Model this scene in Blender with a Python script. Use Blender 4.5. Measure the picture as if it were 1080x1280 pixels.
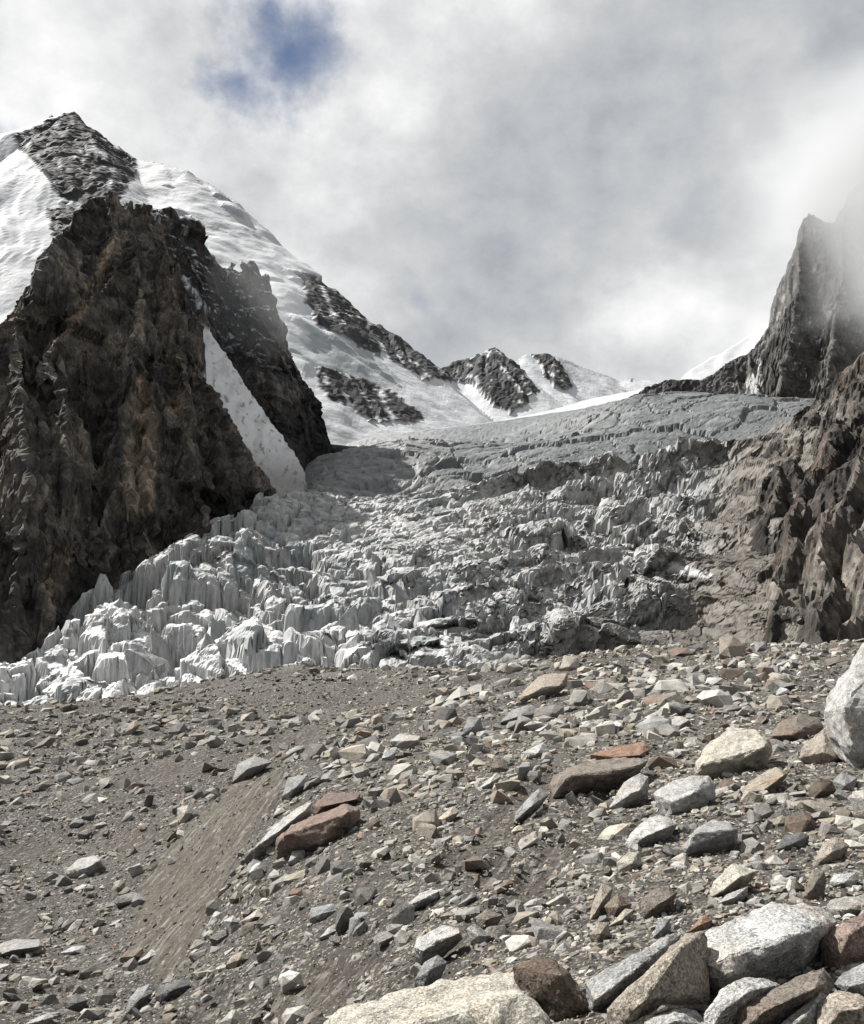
import bpy, bmesh, math, random
import numpy as np
from mathutils import Vector, Matrix

scene = bpy.context.scene
for _o in list(bpy.data.objects):
    bpy.data.objects.remove(_o)
COL = scene.collection
rng = np.random.default_rng(7)
random.seed(7)

# ------------------------------------------------------------------ camera, sky, sun, exposure
FPX, CX, CY, HORIZON = 1100.0, 540.0, 640.0, 820.0        # focal length and centre in 1080x1280 photo pixels
PITCH = math.atan((HORIZON - CY) / FPX)
cd = bpy.data.cameras.new('camera')
cd.sensor_fit = 'HORIZONTAL'; cd.sensor_width = 36.0; cd.lens = 36.0 * FPX / 1080.0
cd.clip_start = 0.05; cd.clip_end = 60000.0
cam = bpy.data.objects.new('camera', cd); COL.objects.link(cam)
cam.location = (0, 0, 0); cam.rotation_euler = (math.pi / 2 + PITCH, 0, 0)
scene.camera = cam

SUN = np.array([-0.56, 0.25, 0.79]); SUN = SUN / np.linalg.norm(SUN)      # direction towards the sun
sl = bpy.data.lights.new('sun', 'SUN'); sl.energy = 5.0; sl.angle = math.radians(0.53); sl.color = (1.0, 0.965, 0.92)
so = bpy.data.objects.new('sun', sl); COL.objects.link(so)
so.rotation_euler = Vector(-SUN).to_track_quat('-Z', 'Y').to_euler()

vs = scene.view_settings
vs.view_transform = 'Standard'; vs.look = 'None'; vs.exposure = 1.2; vs.gamma = 1.0; vs.use_curve_mapping = False
scene.render.engine = 'CYCLES'
scene.cycles.volume_bounces = 1
scene.cycles.max_bounces = 6
scene.cycles.diffuse_bounces = 1
scene.cycles.volume_step_rate = 2.0
scene.cycles.use_denoising = True

def ray(px, py):
    """unit-forward direction (y component 1) of a photo pixel"""
    u = (px - CX) / FPX; v = (CY - py) / FPX
    dy = math.cos(PITCH) - v * math.sin(PITCH); dz = math.sin(PITCH) + v * math.cos(PITCH)
    return np.array([u / dy, np.ones_like(u / dy) if np.ndim(u) else 1.0, dz / dy])

def at(px, py, d):
    return ray(px, py) * d

def to_px(x, y, z):
    f = y * math.cos(PITCH) + z * math.sin(PITCH)
    f = np.maximum(f, 1e-3)
    return CX + FPX * x / f, CY - FPX * (-y * math.sin(PITCH) + z * math.cos(PITCH)) / f

def N(nt, kind, **kw):
    n = nt.nodes.new(kind)
    for k, v in kw.items():
        if k == 'inp':
            for kk, vv in v.items():
                n.inputs[kk].default_value = vv
        else:
            setattr(n, k, v)
    return n

def unit(v):
    v = np.array(v, float); return tuple(v / np.linalg.norm(v))

def build_world():
    w = bpy.data.worlds.new('World'); scene.world = w; w.use_nodes = True
    nt = w.node_tree; nt.nodes.clear(); L = nt.links.new
    out = N(nt, 'ShaderNodeOutputWorld')
    sky = N(nt, 'ShaderNodeTexSky', sky_type='NISHITA', sun_disc=False)
    sky.sun_elevation = math.asin(SUN[2]); sky.sun_rotation = math.atan2(SUN[0], SUN[1])
    sky.altitude = 4500; sky.air_density = 1.0; sky.dust_density = 0.3
    b1 = N(nt, 'ShaderNodeBackground', inp={'Strength': 0.05}); L(sky.outputs[0], b1.inputs[0])
    tc = N(nt, 'ShaderNodeTexCoord')
    # puffy structure: warped noise on the direction
    nA = N(nt, 'ShaderNodeTexNoise', inp={'Scale': 2.6, 'Detail': 10.0, 'Roughness': 0.58, 'Distortion': 0.0})
    L(tc.outputs['Generated'], nA.inputs['Vector'])
    mp = N(nt, 'ShaderNodeMapping', inp={'Location': (3.1, 1.7, 0.4), 'Scale': (1.0, 1.0, 1.35)})
    L(tc.outputs['Generated'], mp.inputs[0])
    nB = N(nt, 'ShaderNodeTexNoise', inp={'Scale': 6.0, 'Detail': 12.0, 'Roughness': 0.60, 'Distortion': 0.0})
    L(mp.outputs[0], nB.inputs['Vector'])
    mp2 = N(nt, 'ShaderNodeMapping', inp={'Location': (7.3, 2.2, 5.4)})
    L(tc.outputs['Generated'], mp2.inputs[0])
    nC = N(nt, 'ShaderNodeTexNoise', inp={'Scale': 1.7, 'Detail': 4.0, 'Roughness': 0.5})
    L(mp2.outputs[0], nC.inputs['Vector'])
    # brightness of the cloud
    mx = N(nt, 'ShaderNodeMix', data_type='FLOAT', inp={0: 0.5})
    L(nA.outputs['Fac'], mx.inputs[2]); L(nB.outputs['Fac'], mx.inputs[3])
    mx2 = N(nt, 'ShaderNodeMix', data_type='FLOAT', inp={0: 0.5})
    L(mx.outputs[0], mx2.inputs[2]); L(nC.outputs['Fac'], mx2.inputs[3])
    rp = N(nt, 'ShaderNodeValToRGB'); L(mx2.outputs[0], rp.inputs[0])
    e = rp.color_ramp.elements
    e[0].position = 0.415; e[0].color = (0.37, 0.395, 0.43, 1)
    e[1].position = 0.575; e[1].color = (0.97, 0.97, 0.965, 1)
    m = e.new(0.49); m.color = (0.60, 0.61, 0.62, 1)
    b2 = N(nt, 'ShaderNodeBackground', inp={'Strength': 0.465}); L(rp.outputs[0], b2.inputs[0])
    # gaps of blue: where two noises fall low, and where the cloud has opened
    acc = None
    wob = N(nt, 'ShaderNodeVectorMath', operation='MULTIPLY_ADD'); wob.inputs[1].default_value = (.16, .16, .16)
    nW = N(nt, 'ShaderNodeTexNoise', inp={'Scale': 9.0, 'Detail': 7.0, 'Roughness': 0.6}); L(tc.outputs['Generated'], nW.inputs['Vector'])
    ctr = N(nt, 'ShaderNodeVectorMath', operation='SUBTRACT'); ctr.inputs[1].default_value = (.5, .5, .5); L(nW.outputs['Color'], ctr.inputs[0])
    L(ctr.outputs[0], wob.inputs[0]); L(tc.outputs['Generated'], wob.inputs[2])
    for (px, py, r0, amp) in [(358, 45, 0.125, 1.0), (300, 112, 0.085, .85), (-30, 170, 0.09, .9), (235, 205, .07, .45), (515, 368, .06, .42)]:
        d = unit(ray(px, py))
        vd = N(nt, 'ShaderNodeVectorMath', operation='DISTANCE'); vd.inputs[1].default_value = d
        L(wob.outputs[0], vd.inputs[0])
        mr = N(nt, 'ShaderNodeMapRange', interpolation_type='SMOOTHSTEP', inp={'From Min': 0.0, 'From Max': r0, 'To Min': amp, 'To Max': 0.0})
        L(vd.outputs['Value'], mr.inputs['Value'])
        if acc is None: acc = mr.outputs[0]
        else:
            a = N(nt, 'ShaderNodeMath', operation='MAXIMUM'); L(acc, a.inputs[0]); L(mr.outputs[0], a.inputs[1]); acc = a.outputs[0]
    mm = N(nt, 'ShaderNodeMath', operation='MULTIPLY_ADD', inp={1: 0.62}); L(acc, mm.inputs[0])
    sub = N(nt, 'ShaderNodeMath', operation='SUBTRACT', inp={0: 1.0}); L(mx.outputs[0], sub.inputs[1]); L(sub.outputs[0], mm.inputs[2])
    cov = N(nt, 'ShaderNodeMapRange', interpolation_type='SMOOTHSTEP', inp={'From Min': 0.64, 'From Max': 1.18, 'To Min': 1.0, 'To Max': 0.05})
    L(mm.outputs[0], cov.inputs['Value'])
    ms = N(nt, 'ShaderNodeMixShader'); L(cov.outputs[0], ms.inputs[0]); L(b1.outputs[0], ms.inputs[1]); L(b2.outputs[0], ms.inputs[2])
    L(ms.outputs[0], out.inputs['Surface'])
build_world()

# ------------------------------------------------------------------ helpers
def tag(o, label=None, category=None, group=None, kind=None):
    if label: o['label'] = label
    if category: o['category'] = category
    if group: o['group'] = group
    if kind: o['kind'] = kind
    return o

F4 = np.float32
_G = np.random.default_rng(11).normal(size=(4096, 3)).astype(F4); _G /= np.linalg.norm(_G, axis=1)[:, None]

def _hash3(ix, iy, iz, seed):
    h = (ix.astype(np.int64) * 374761393 + iy.astype(np.int64) * 668265263 + iz.astype(np.int64) * 2147483647 * 3 + seed * 974634777)
    h = (h ^ (h >> 13)) * 1274126177
    h = h & 0x7FFFFFFFFFFF
    return (h ^ (h >> 16))

def perlin(x, y, z, seed=0):
    x = np.asarray(x, F4); y = np.asarray(y, F4); z = np.asarray(z, F4)
    x, y, z = np.broadcast_arrays(x, y, z)
    ix = np.floor(x); iy = np.floor(y); iz = np.floor(z)
    fx, fy, fz = x - ix, y - iy, z - iz
    ix = ix.astype(np.int64); iy = iy.astype(np.int64); iz = iz.astype(np.int64)
    u = fx * fx * fx * (fx * (fx * 6 - 15) + 10); v = fy * fy * fy * (fy * (fy * 6 - 15) + 10); w = fz * fz * fz * (fz * (fz * 6 - 15) + 10)
    r = 0
    for dz in (0, 1):
        wz = w if dz else 1 - w
        for dy in (0, 1):
            wy = v if dy else 1 - v
            for dx in (0, 1):
                wx = u if dx else 1 - u
                g = _G[_hash3(ix + dx, iy + dy, iz + dz, seed) & 4095]
                r = r + (g[..., 0] * (fx - dx) + g[..., 1] * (fy - dy) + g[..., 2] * (fz - dz)) * wx * wy * wz
    return r * 1.6

def fbm(x, y, z, oct=4, seed=0, gain=0.5):
    a, s, r, f = 1.0, 0.0, 0, 1.0
    for i in range(oct):
        r = r + a * perlin(x * f, y * f, z * f, seed + i * 17); s += a; a *= gain; f *= 2.03
    return r / s

def ridged(x, y, z, oct=4, seed=0, gain=0.5):
    a, s, r, f = 1.0, 0.0, 0, 1.0
    for i in range(oct):
        n = 1 - np.abs(perlin(x * f, y * f, z * f, seed + i * 17)) * 1.6
        r = r + a * n; s += a; a *= gain; f *= 2.07
    return r / s

def cells(x, y, seed=0, jit=0.95):
    """jittered cell noise in 2-D: nearest distance, second distance, random id values (3), offset to the seed"""
    x = np.asarray(x, F4); y = np.asarray(y, F4)
    ix = np.floor(x).astype(np.int64); iy = np.floor(y).astype(np.int64)
    f1 = np.full(x.shape, 9., F4); f2 = np.full(x.shape, 9., F4); hid = np.zeros(x.shape, np.int64)
    ox = np.zeros(x.shape, F4); oy = np.zeros(x.shape, F4)
    for dx in (-1, 0, 1):
        for dy in (-1, 0, 1):
            h = _hash3(ix + dx, iy + dy, ix * 0 + 5, seed)
            cx = ix + dx + 0.5 + jit * ((h & 1023) / 1023. - .5); cy = iy + dy + 0.5 + jit * (((h >> 10) & 1023) / 1023. - .5)
            ddx = (x - cx).astype(F4); ddy = (y - cy).astype(F4); d = np.sqrt(ddx * ddx + ddy * ddy)
            new = d < f1
            f2 = np.where(new, f1, np.minimum(f2, d)); hid = np.where(new, h, hid)
            ox = np.where(new, ddx, ox); oy = np.where(new, ddy, oy); f1 = np.where(new, d, f1)
    r1 = ((hid >> 3) & 1023) / 1023.; r2 = ((hid >> 14) & 1023) / 1023.; r3 = ((hid >> 21) & 1023) / 1023.
    return f1, f2, r1.astype(F4), r2.astype(F4), r3.astype(F4), ox, oy

def sstep(a, b, x):
    t = np.clip((x - a) / (b - a), 0, 1); return t * t * (3 - 2 * t)

def lerp(a, b, t):
    return a + (b - a) * t

def mixc(a, b, t):
    return a * (1 - t[..., None]) + np.asarray(b, F4) * t[..., None]

def in_poly(px, py, poly):
    r = np.zeros(px.shape, bool); n = len(poly)
    for i in range(n):
        x0, y0 = poly[i]; x1, y1 = poly[(i + 1) % n]
        if y0 == y1: continue
        c = ((y0 > py) != (y1 > py)) & (px < (x1 - x0) * (py - y0) / (y1 - y0) + x0)
        r ^= c
    return r

class TPS:
    """thin-plate surface z(x,y) through scattered points"""
    def __init__(s, pts, smooth=0.0, scale=1.0):
        p = np.array(pts, float); s.sc = scale
        s.c = p[:, :2] / scale; n = len(p)
        K = s._k(s.c[:, None, :], s.c[None]) + smooth * np.eye(n)
        A = np.zeros((n + 3, n + 3)); A[:n, :n] = K; A[:n, n] = 1; A[:n, n + 1:] = s.c; A[n, :n] = 1; A[n + 1:, :n] = s.c.T
        s.w = np.linalg.solve(A, np.concatenate([p[:, 2], [0, 0, 0]]))
    def _k(s, a, b):
        r2 = ((a - b) ** 2).sum(-1); return 0.5 * r2 * np.log(np.maximum(r2, 1e-12))
    def __call__(s, x, y):
        sh = np.shape(x); q = np.stack([np.ravel(x), np.ravel(y)], -1) / s.sc
        out = np.empty(len(q)); n = len(s.c)
        for i in range(0, len(q), 20000):
            qq = q[i:i + 20000]
            out[i:i + 20000] = s._k(qq[:, None, :], s.c[None]) @ s.w[:n] + s.w[n] + qq @ s.w[n + 1:]
        return out.reshape(sh)

def mesh_np(name, verts, faces, col=None, smooth=False, mats=()):
    """verts (n,3), faces (m,k) with equal k"""
    me = bpy.data.meshes.new(name)
    n, (m, k) = len(verts), faces.shape
    me.vertices.add(n); me.vertices.foreach_set('co', np.ascontiguousarray(verts, F4).ravel())
    me.loops.add(m * k); me.loops.foreach_set('vertex_index', np.ascontiguousarray(faces, np.int32).ravel())
    me.polygons.add(m); me.polygons.foreach_set('loop_start', np.arange(0, m * k, k, dtype=np.int32))
    me.polygons.foreach_set('use_smooth', np.full(m, smooth, bool))
    me.update(calc_edges=True)
    if col is not None:
        for cname, arr in (col.items() if isinstance(col, dict) else [('Col', col)]):
            a = me.attributes.new(cname, 'FLOAT_COLOR', 'POINT')
            c4 = np.ones((n, 4), F4); c4[:, :3] = arr.reshape(-1, 3)
            a.data.foreach_set('color', c4.ravel())
    for mt in mats: me.materials.append(mt)
    return me

def grid_faces(nr, nc, keep=None):
    i = np.arange(nr * nc).reshape(nr, nc)
    f = np.stack([i[:-1, :-1], i[:-1, 1:], i[1:, 1:], i[1:, :-1]], -1).reshape(-1, 4)
    if keep is not None:
        k = keep.ravel(); f = f[k[f].any(1)]
    return f

def link(name, me, parent=None):
    o = bpy.data.objects.new(name, me); COL.objects.link(o)
    if parent is not None: o.parent = parent
    return o

def grid_normals(P):
    du = np.gradient(P, axis=1); dv = np.gradient(P, axis=0)
    n = np.cross(du, dv); n /= np.maximum(np.linalg.norm(n, axis=-1, keepdims=True), 1e-9)
    n[n[..., 2] < 0] *= -1
    return n

def ridge_height(x, y, lines, floor=-80.0, kx=1.0):
    """upper envelope of roofs: every polyline of 3-D points falls away at its slope(s)"""
    z = np.full(x.shape, floor, F4); x = x * kx                # kx > 1: sides fall away faster across the valley than along it
    for pts, slope in lines:
        p = np.array(pts, float); p[:, 0] *= kx
        for a, b in zip(p[:-1], p[1:]):
            ab = b - a; L2 = ab[0] ** 2 + ab[1] ** 2 + 1e-9
            t = np.clip(((x - a[0]) * ab[0] + (y - a[1]) * ab[1]) / L2, 0, 1)
            d = np.hypot(x - a[0] - t * ab[0], y - a[1] - t * ab[1])
            z = np.maximum(z, (a[2] + t * ab[2] - slope * d).astype(F4))
    return z

def branches(lines, seed, space, length, g, steep, spread=.7):
    """side ribs that leave every rib left and right, running outwards and down"""
    r = np.random.default_rng(seed); out = []
    for pts, slope in lines:
        p = np.array(pts, float); seg = np.linalg.norm(np.diff(p[:, :2], axis=0), axis=1); tot = seg.sum(); cum = np.concatenate([[0], np.cumsum(seg)])
        t = r.uniform(0, space)
        while t < tot:
            i = min(np.searchsorted(cum, t) - 1, len(seg) - 1) if t > 0 else 0; i = max(i, 0); f = (t - cum[i]) / max(seg[i], 1e-6)
            q = p[i] + (p[i + 1] - p[i]) * f; tg = (p[i + 1] - p[i])[:2] / max(seg[i], 1e-6)
            if p[i + 1][2] > p[i][2]: tg = -tg
            for sd in (-1, 1):
                if r.random() < .15: continue
                dr = np.array([-tg[1], tg[0]]) * sd + tg * r.uniform(.1, spread * 2); dr /= np.linalg.norm(dr)
                L = length * r.uniform(.45, 1.1); a = q - np.array([0, 0, r.uniform(0, .04) * length]); gg = slope * g * r.uniform(.86, 1.12)
                m = a + np.array([dr[0] * L * .5, dr[1] * L * .5, -gg * L * .5 * r.uniform(.75, 1.1)])
                d2 = dr + r.normal(0, .3, 2); d2 /= np.linalg.norm(d2)
                b = m + np.array([d2[0] * L * .5, d2[1] * L * .5, -gg * L * .55])
                out.append(([a, m, b], slope * steep))
            t += space * r.uniform(.6, 1.5)
    return out

def ridge_local(z, x, y, wx, wy, lines, kx, reach):
    """add the roofs of small ribs to a regular grid, each only in its own window"""
    xs, ys = x[0], y[:, 0]
    for pts, slope in lines:
        p = np.array(pts, float)
        i0, i1 = np.searchsorted(xs, (p[:, 0].min() - reach, p[:, 0].max() + reach)); j0, j1 = np.searchsorted(ys, (p[:, 1].min() - reach, p[:, 1].max() + reach))
        if i1 <= i0 or j1 <= j0: continue
        sx, sy = wx[j0:j1, i0:i1] * kx, wy[j0:j1, i0:i1]; zz = z[j0:j1, i0:i1]
        for a, b in zip(p[:-1], p[1:]):
            ax, bx = a[0] * kx, b[0] * kx; dx, dy = bx - ax, b[1] - a[1]; L2 = dx * dx + dy * dy + 1e-9
            t = np.clip(((sx - ax) * dx + (sy - a[1]) * dy) / L2, 0, 1)
            d = np.hypot(sx - ax - t * dx, sy - a[1] - t * dy)
            np.maximum(zz, a[2] + t * (b[2] - a[2]) - slope * d, out=zz)
    return z

def pl(*pts):
    return [at(*p) for p in pts]

# ------------------------------------------------------------------ materials
def rock_mat(name, scales, bump, rough=0.9, streak=None, contrast=0.45, mapscale=(1, 1, 1), speckle=0.0):
    m = bpy.data.materials.new(name); m.use_nodes = True
    nt = m.node_tree; L = nt.links.new; bs = nt.nodes['Principled BSDF']
    bs.inputs['Roughness'].default_value = rough
    bs.inputs['Specular IOR Level'].default_value = 0.25
    at_ = N(nt, 'ShaderNodeAttribute', attribute_name='Col')
    tc = N(nt, 'ShaderNodeTexCoord'); mp = N(nt, 'ShaderNodeMapping', inp={'Scale': mapscale}); L(tc.outputs['Object'], mp.inputs[0])
    n1 = N(nt, 'ShaderNodeTexNoise', inp={'Scale': scales[0], 'Detail': 8.0, 'Roughness': 0.62}); L(mp.outputs[0], n1.inputs['Vector'])
    n2 = N(nt, 'ShaderNodeTexNoise', inp={'Scale': scales[1], 'Detail': 6.0, 'Roughness': 0.65}); L(mp.outputs[0], n2.inputs['Vector'])
    r1 = N(nt, 'ShaderNodeMapRange', inp={'From Min': 0.28, 'From Max': 0.72, 'To Min': 1 - contrast, 'To Max': 1 + contrast}); L(n1.outputs['Fac'], r1.inputs['Value'])
    r2 = N(nt, 'ShaderNodeMapRange', inp={'From Min': 0.28, 'From Max': 0.72, 'To Min': 1 - contrast * .8, 'To Max': 1 + contrast * .8}); L(n2.outputs['Fac'], r2.inputs['Value'])
    mu = N(nt, 'ShaderNodeMath', operation='MULTIPLY'); L(r1.outputs[0], mu.inputs[0]); L(r2.outputs[0], mu.inputs[1])
    vm = N(nt, 'ShaderNodeVectorMath', operation='SCALE'); L(at_.outputs['Color'], vm.inputs[0]); L(mu.outputs[0], vm.inputs['Scale'])
    L(vm.outputs[0], bs.inputs['Base Color'])
    ad = N(nt, 'ShaderNodeMath', operation='MULTIPLY_ADD', inp={1: 0.5}); L(n2.outputs['Fac'], ad.inputs[0]); L(n1.outputs['Fac'], ad.inputs[2])
    bp = N(nt, 'ShaderNodeBump', inp={'Strength': bump[0], 'Distance': bump[1]}); L(ad.outputs[0], bp.inputs['Height']); L(bp.outputs[0], bs.inputs['Normal'])
    return m

def cliff_mat():
    m = bpy.data.materials.new('cliff_rock'); m.use_nodes = True
    nt = m.node_tree; L = nt.links.new; bs = nt.nodes['Principled BSDF']
    bs.inputs['Roughness'].default_value = .9; bs.inputs['Specular IOR Level'].default_value = .2
    at_ = N(nt, 'ShaderNodeAttribute', attribute_name='Col'); tc = N(nt, 'ShaderNodeTexCoord')
    wn = N(nt, 'ShaderNodeTexNoise', inp={'Scale': .12, 'Detail': 4.0}); L(tc.outputs['Object'], wn.inputs['Vector'])
    wa = N(nt, 'ShaderNodeVectorMath', operation='MULTIPLY_ADD'); wa.inputs[1].default_value = (3., 3., 3.); L(wn.outputs['Color'], wa.inputs[0]); L(tc.outputs['Object'], wa.inputs[2])
    col = at_.outputs['Color']; nor = None
    for sc, msc, con, dist, rot in ((.11, (1, 1, .6), .5, 4.0, .5), (.42, (1, 1, .7), .3, .8, -.6)):
        mp = N(nt, 'ShaderNodeMapping', inp={'Scale': msc, 'Rotation': (0, rot, 0)}); L(wa.outputs[0], mp.inputs[0])
        v = N(nt, 'ShaderNodeTexVoronoi', feature='F1', inp={'Scale': sc}); L(mp.outputs[0], v.inputs['Vector'])
        sp = N(nt, 'ShaderNodeSeparateColor'); L(v.outputs['Color'], sp.inputs[0])
        mr = N(nt, 'ShaderNodeMapRange', inp={'To Min': 1 - con, 'To Max': 1 + con}); L(sp.outputs[0], mr.inputs['Value'])
        vm = N(nt, 'ShaderNodeVectorMath', operation='SCALE'); L(col, vm.inputs[0]); L(mr.outputs[0], vm.inputs['Scale']); col = vm.outputs[0]
        # every cell is a tilted little slab: height = position along a random direction of the cell
        dv = N(nt, 'ShaderNodeVectorMath', operation='SUBTRACT'); L(mp.outputs[0], dv.inputs[0]); ps = N(nt, 'ShaderNodeVectorMath', operation='SCALE', inp={'Scale': 1.0}); L(v.outputs['Position'], ps.inputs[0]); L(ps.outputs[0], dv.inputs[1])
        cv = N(nt, 'ShaderNodeVectorMath', operation='SUBTRACT'); cv.inputs[1].default_value = (.5, .5, .5); L(v.outputs['Color'], cv.inputs[0])
        dt = N(nt, 'ShaderNodeVectorMath', operation='DOT_PRODUCT'); L(dv.outputs[0], dt.inputs[0]); L(cv.outputs[0], dt.inputs[1])
        hh = N(nt, 'ShaderNodeMath', operation='MULTIPLY_ADD', inp={1: sc}); L(dt.outputs['Value'], hh.inputs[0]); L(sp.outputs[1], hh.inputs[2])
        bp = N(nt, 'ShaderNodeBump', inp={'Strength': .9, 'Distance': dist}); L(hh.outputs[0], bp.inputs['Height'])
        if nor is not None: L(nor, bp.inputs['Normal'])
        nor = bp.outputs[0]
    n2 = N(nt, 'ShaderNodeTexNoise', inp={'Scale': .9, 'Detail': 6.0, 'Roughness': .7}); L(tc.outputs['Object'], n2.inputs['Vector'])
    mr = N(nt, 'ShaderNodeMapRange', inp={'From Min': .3, 'From Max': .7, 'To Min': .65, 'To Max': 1.35}); L(n2.outputs['Fac'], mr.inputs['Value'])
    vm = N(nt, 'ShaderNodeVectorMath', operation='SCALE'); L(col, vm.inputs[0]); L(mr.outputs[0], vm.inputs['Scale'])
    L(vm.outputs[0], bs.inputs['Base Color']); L(nor, bs.inputs['Normal'])
    return m
M_CLIFF = cliff_mat()
M_FAR = rock_mat('far_snow_and_rock', (0.012, 0.09), (0.4, 7.0), rough=0.8, contrast=0.10)
M_ICE = rock_mat('glacier_ice', (0.11, 0.75), (0.6, 1.0), rough=0.6, contrast=0.26, mapscale=(1, 1, 0.22))
def ground_mat():
    m = rock_mat('moraine_dirt', (1.6, 14.0), (0.8, 0.06), contrast=0.4); nt = m.node_tree; L = nt.links.new
    bs = nt.nodes['Principled BSDF']; src = bs.inputs['Base Color'].links[0].from_socket; nsrc = bs.inputs['Normal'].links[0].from_socket
    tc = [n for n in nt.nodes if n.type == 'TEX_COORD'][0]
    col = src; nor = nsrc
    for sc, cut, dist in ((3.2, .40, .12), (8.0, .42, .05), (20.0, .42, .02)):
        v = N(nt, 'ShaderNodeTexVoronoi', feature='F1', inp={'Scale': sc, 'Randomness': 1.0}); L(tc.outputs['Object'], v.inputs['Vector'])
        ms = N(nt, 'ShaderNodeMapRange', inp={'From Min': cut - .1, 'From Max': cut, 'To Min': 1.0, 'To Max': 0.0}); L(v.outputs['Distance'], ms.inputs['Value'])
        sp = N(nt, 'ShaderNodeSeparateColor'); L(v.outputs['Color'], sp.inputs[0])
        has = N(nt, 'ShaderNodeMath', operation='GREATER_THAN', inp={1: .28}); L(sp.outputs[1], has.inputs[0])
        fac = N(nt, 'ShaderNodeMath', operation='MULTIPLY'); L(ms.outputs[0], fac.inputs[0]); L(has.outputs[0], fac.inputs[1])
        rp = N(nt, 'ShaderNodeValToRGB'); L(sp.outputs[0], rp.inputs[0]); e = rp.color_ramp.elements
        e[0].color = (.04, .037, .032, 1); e[1].color = (.235, .225, .205, 1); k = e.new(.55); k.color = (.095, .087, .075, 1)
        mx = N(nt, 'ShaderNodeMix', data_type='RGBA'); L(fac.outputs[0], mx.inputs[0]); L(col, mx.inputs[6]); L(rp.outputs[0], mx.inputs[7]); col = mx.outputs[2]
        hg = N(nt, 'ShaderNodeMapRange', inp={'From Min': 0.0, 'From Max': cut, 'To Min': 1.0, 'To Max': 0.0}); L(v.outputs['Distance'], hg.inputs['Value'])
        hm = N(nt, 'ShaderNodeMath', operation='MULTIPLY'); L(hg.outputs[0], hm.inputs[0]); L(has.outputs[0], hm.inputs[1])
        bp = N(nt, 'ShaderNodeBump', inp={'Strength': .8, 'Distance': dist}); L(hm.outputs[0], bp.inputs['Height']); L(nor, bp.inputs['Normal']); nor = bp.outputs[0]
    pm = N(nt, 'ShaderNodeAttribute', attribute_name='Bare'); inv = N(nt, 'ShaderNodeMix', data_type='RGBA')
    sep = N(nt, 'ShaderNodeSeparateColor'); L(pm.outputs['Color'], sep.inputs[0])
    L(sep.outputs[0], inv.inputs[0]); L(col, inv.inputs[6]); L(src, inv.inputs[7]); col = inv.outputs[2]
    # run-off streaks: noise drawn out along the fall line of the near slope
    a = at(340, 975, 26.5); b = at(180, 1160, 20.5); ang = math.atan2(b[1] - a[1], b[0] - a[0])
    rt = N(nt, 'ShaderNodeMapping', vector_type='TEXTURE', inp={'Rotation': (0, 0, ang)}); L(tc.outputs['Object'], rt.inputs[0])
    sc1 = N(nt, 'ShaderNodeMapping', inp={'Scale': (1.3, 7.5, 1.0)}); L(rt.outputs[0], sc1.inputs[0])
    n1 = N(nt, 'ShaderNodeTexNoise', inp={'Scale': 1.0, 'Detail': 7.0, 'Roughness': 0.72, 'Distortion': 1.0}); L(sc1.outputs[0], n1.inputs['Vector'])
    k1 = N(nt, 'ShaderNodeMapRange', interpolation_type='SMOOTHSTEP', inp={'From Min': .52, 'From Max': .63}); L(n1.outputs['Fac'], k1.inputs['Value'])
    f1 = N(nt, 'ShaderNodeMath', operation='MULTIPLY'); L(k1.outputs[0], f1.inputs[0]); L(sep.outputs[1], f1.inputs[1])
    m1 = N(nt, 'ShaderNodeMix', data_type='RGBA'); m1.inputs[7].default_value = (.22, .207, .183, 1); L(f1.outputs[0], m1.inputs[0]); L(col, m1.inputs[6])
    k2 = N(nt, 'ShaderNodeMapRange', interpolation_type='SMOOTHSTEP', inp={'From Min': .48, 'From Max': .34}); L(n1.outputs['Fac'], k2.inputs['Value'])
    f2 = N(nt, 'ShaderNodeMath', operation='MULTIPLY'); L(k2.outputs[0], f2.inputs[0]); L(sep.outputs[1], f2.inputs[1])
    m2 = N(nt, 'ShaderNodeMix', data_type='RGBA'); m2.inputs[7].default_value = (.06, .053, .044, 1); L(f2.outputs[0], m2.inputs[0]); L(m1.outputs[2], m2.inputs[6])
    L(m2.outputs[2], bs.inputs['Base Color'])
    hs = N(nt, 'ShaderNodeMath', operation='MULTIPLY'); L(n1.outputs['Fac'], hs.inputs[0]); L(sep.outputs[1], hs.inputs[1])
    bp = N(nt, 'ShaderNodeBump', inp={'Strength': .9, 'Distance': .22}); L(hs.outputs[0], bp.inputs['Height']); L(nor, bp.inputs['Normal']); L(bp.outputs[0], bs.inputs['Normal'])
    return m
M_GROUND = ground_mat()
M_RUBBLE = rock_mat('rubble_stone', (2.2, 22.0), (0.8, 0.05), contrast=0.42)

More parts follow.
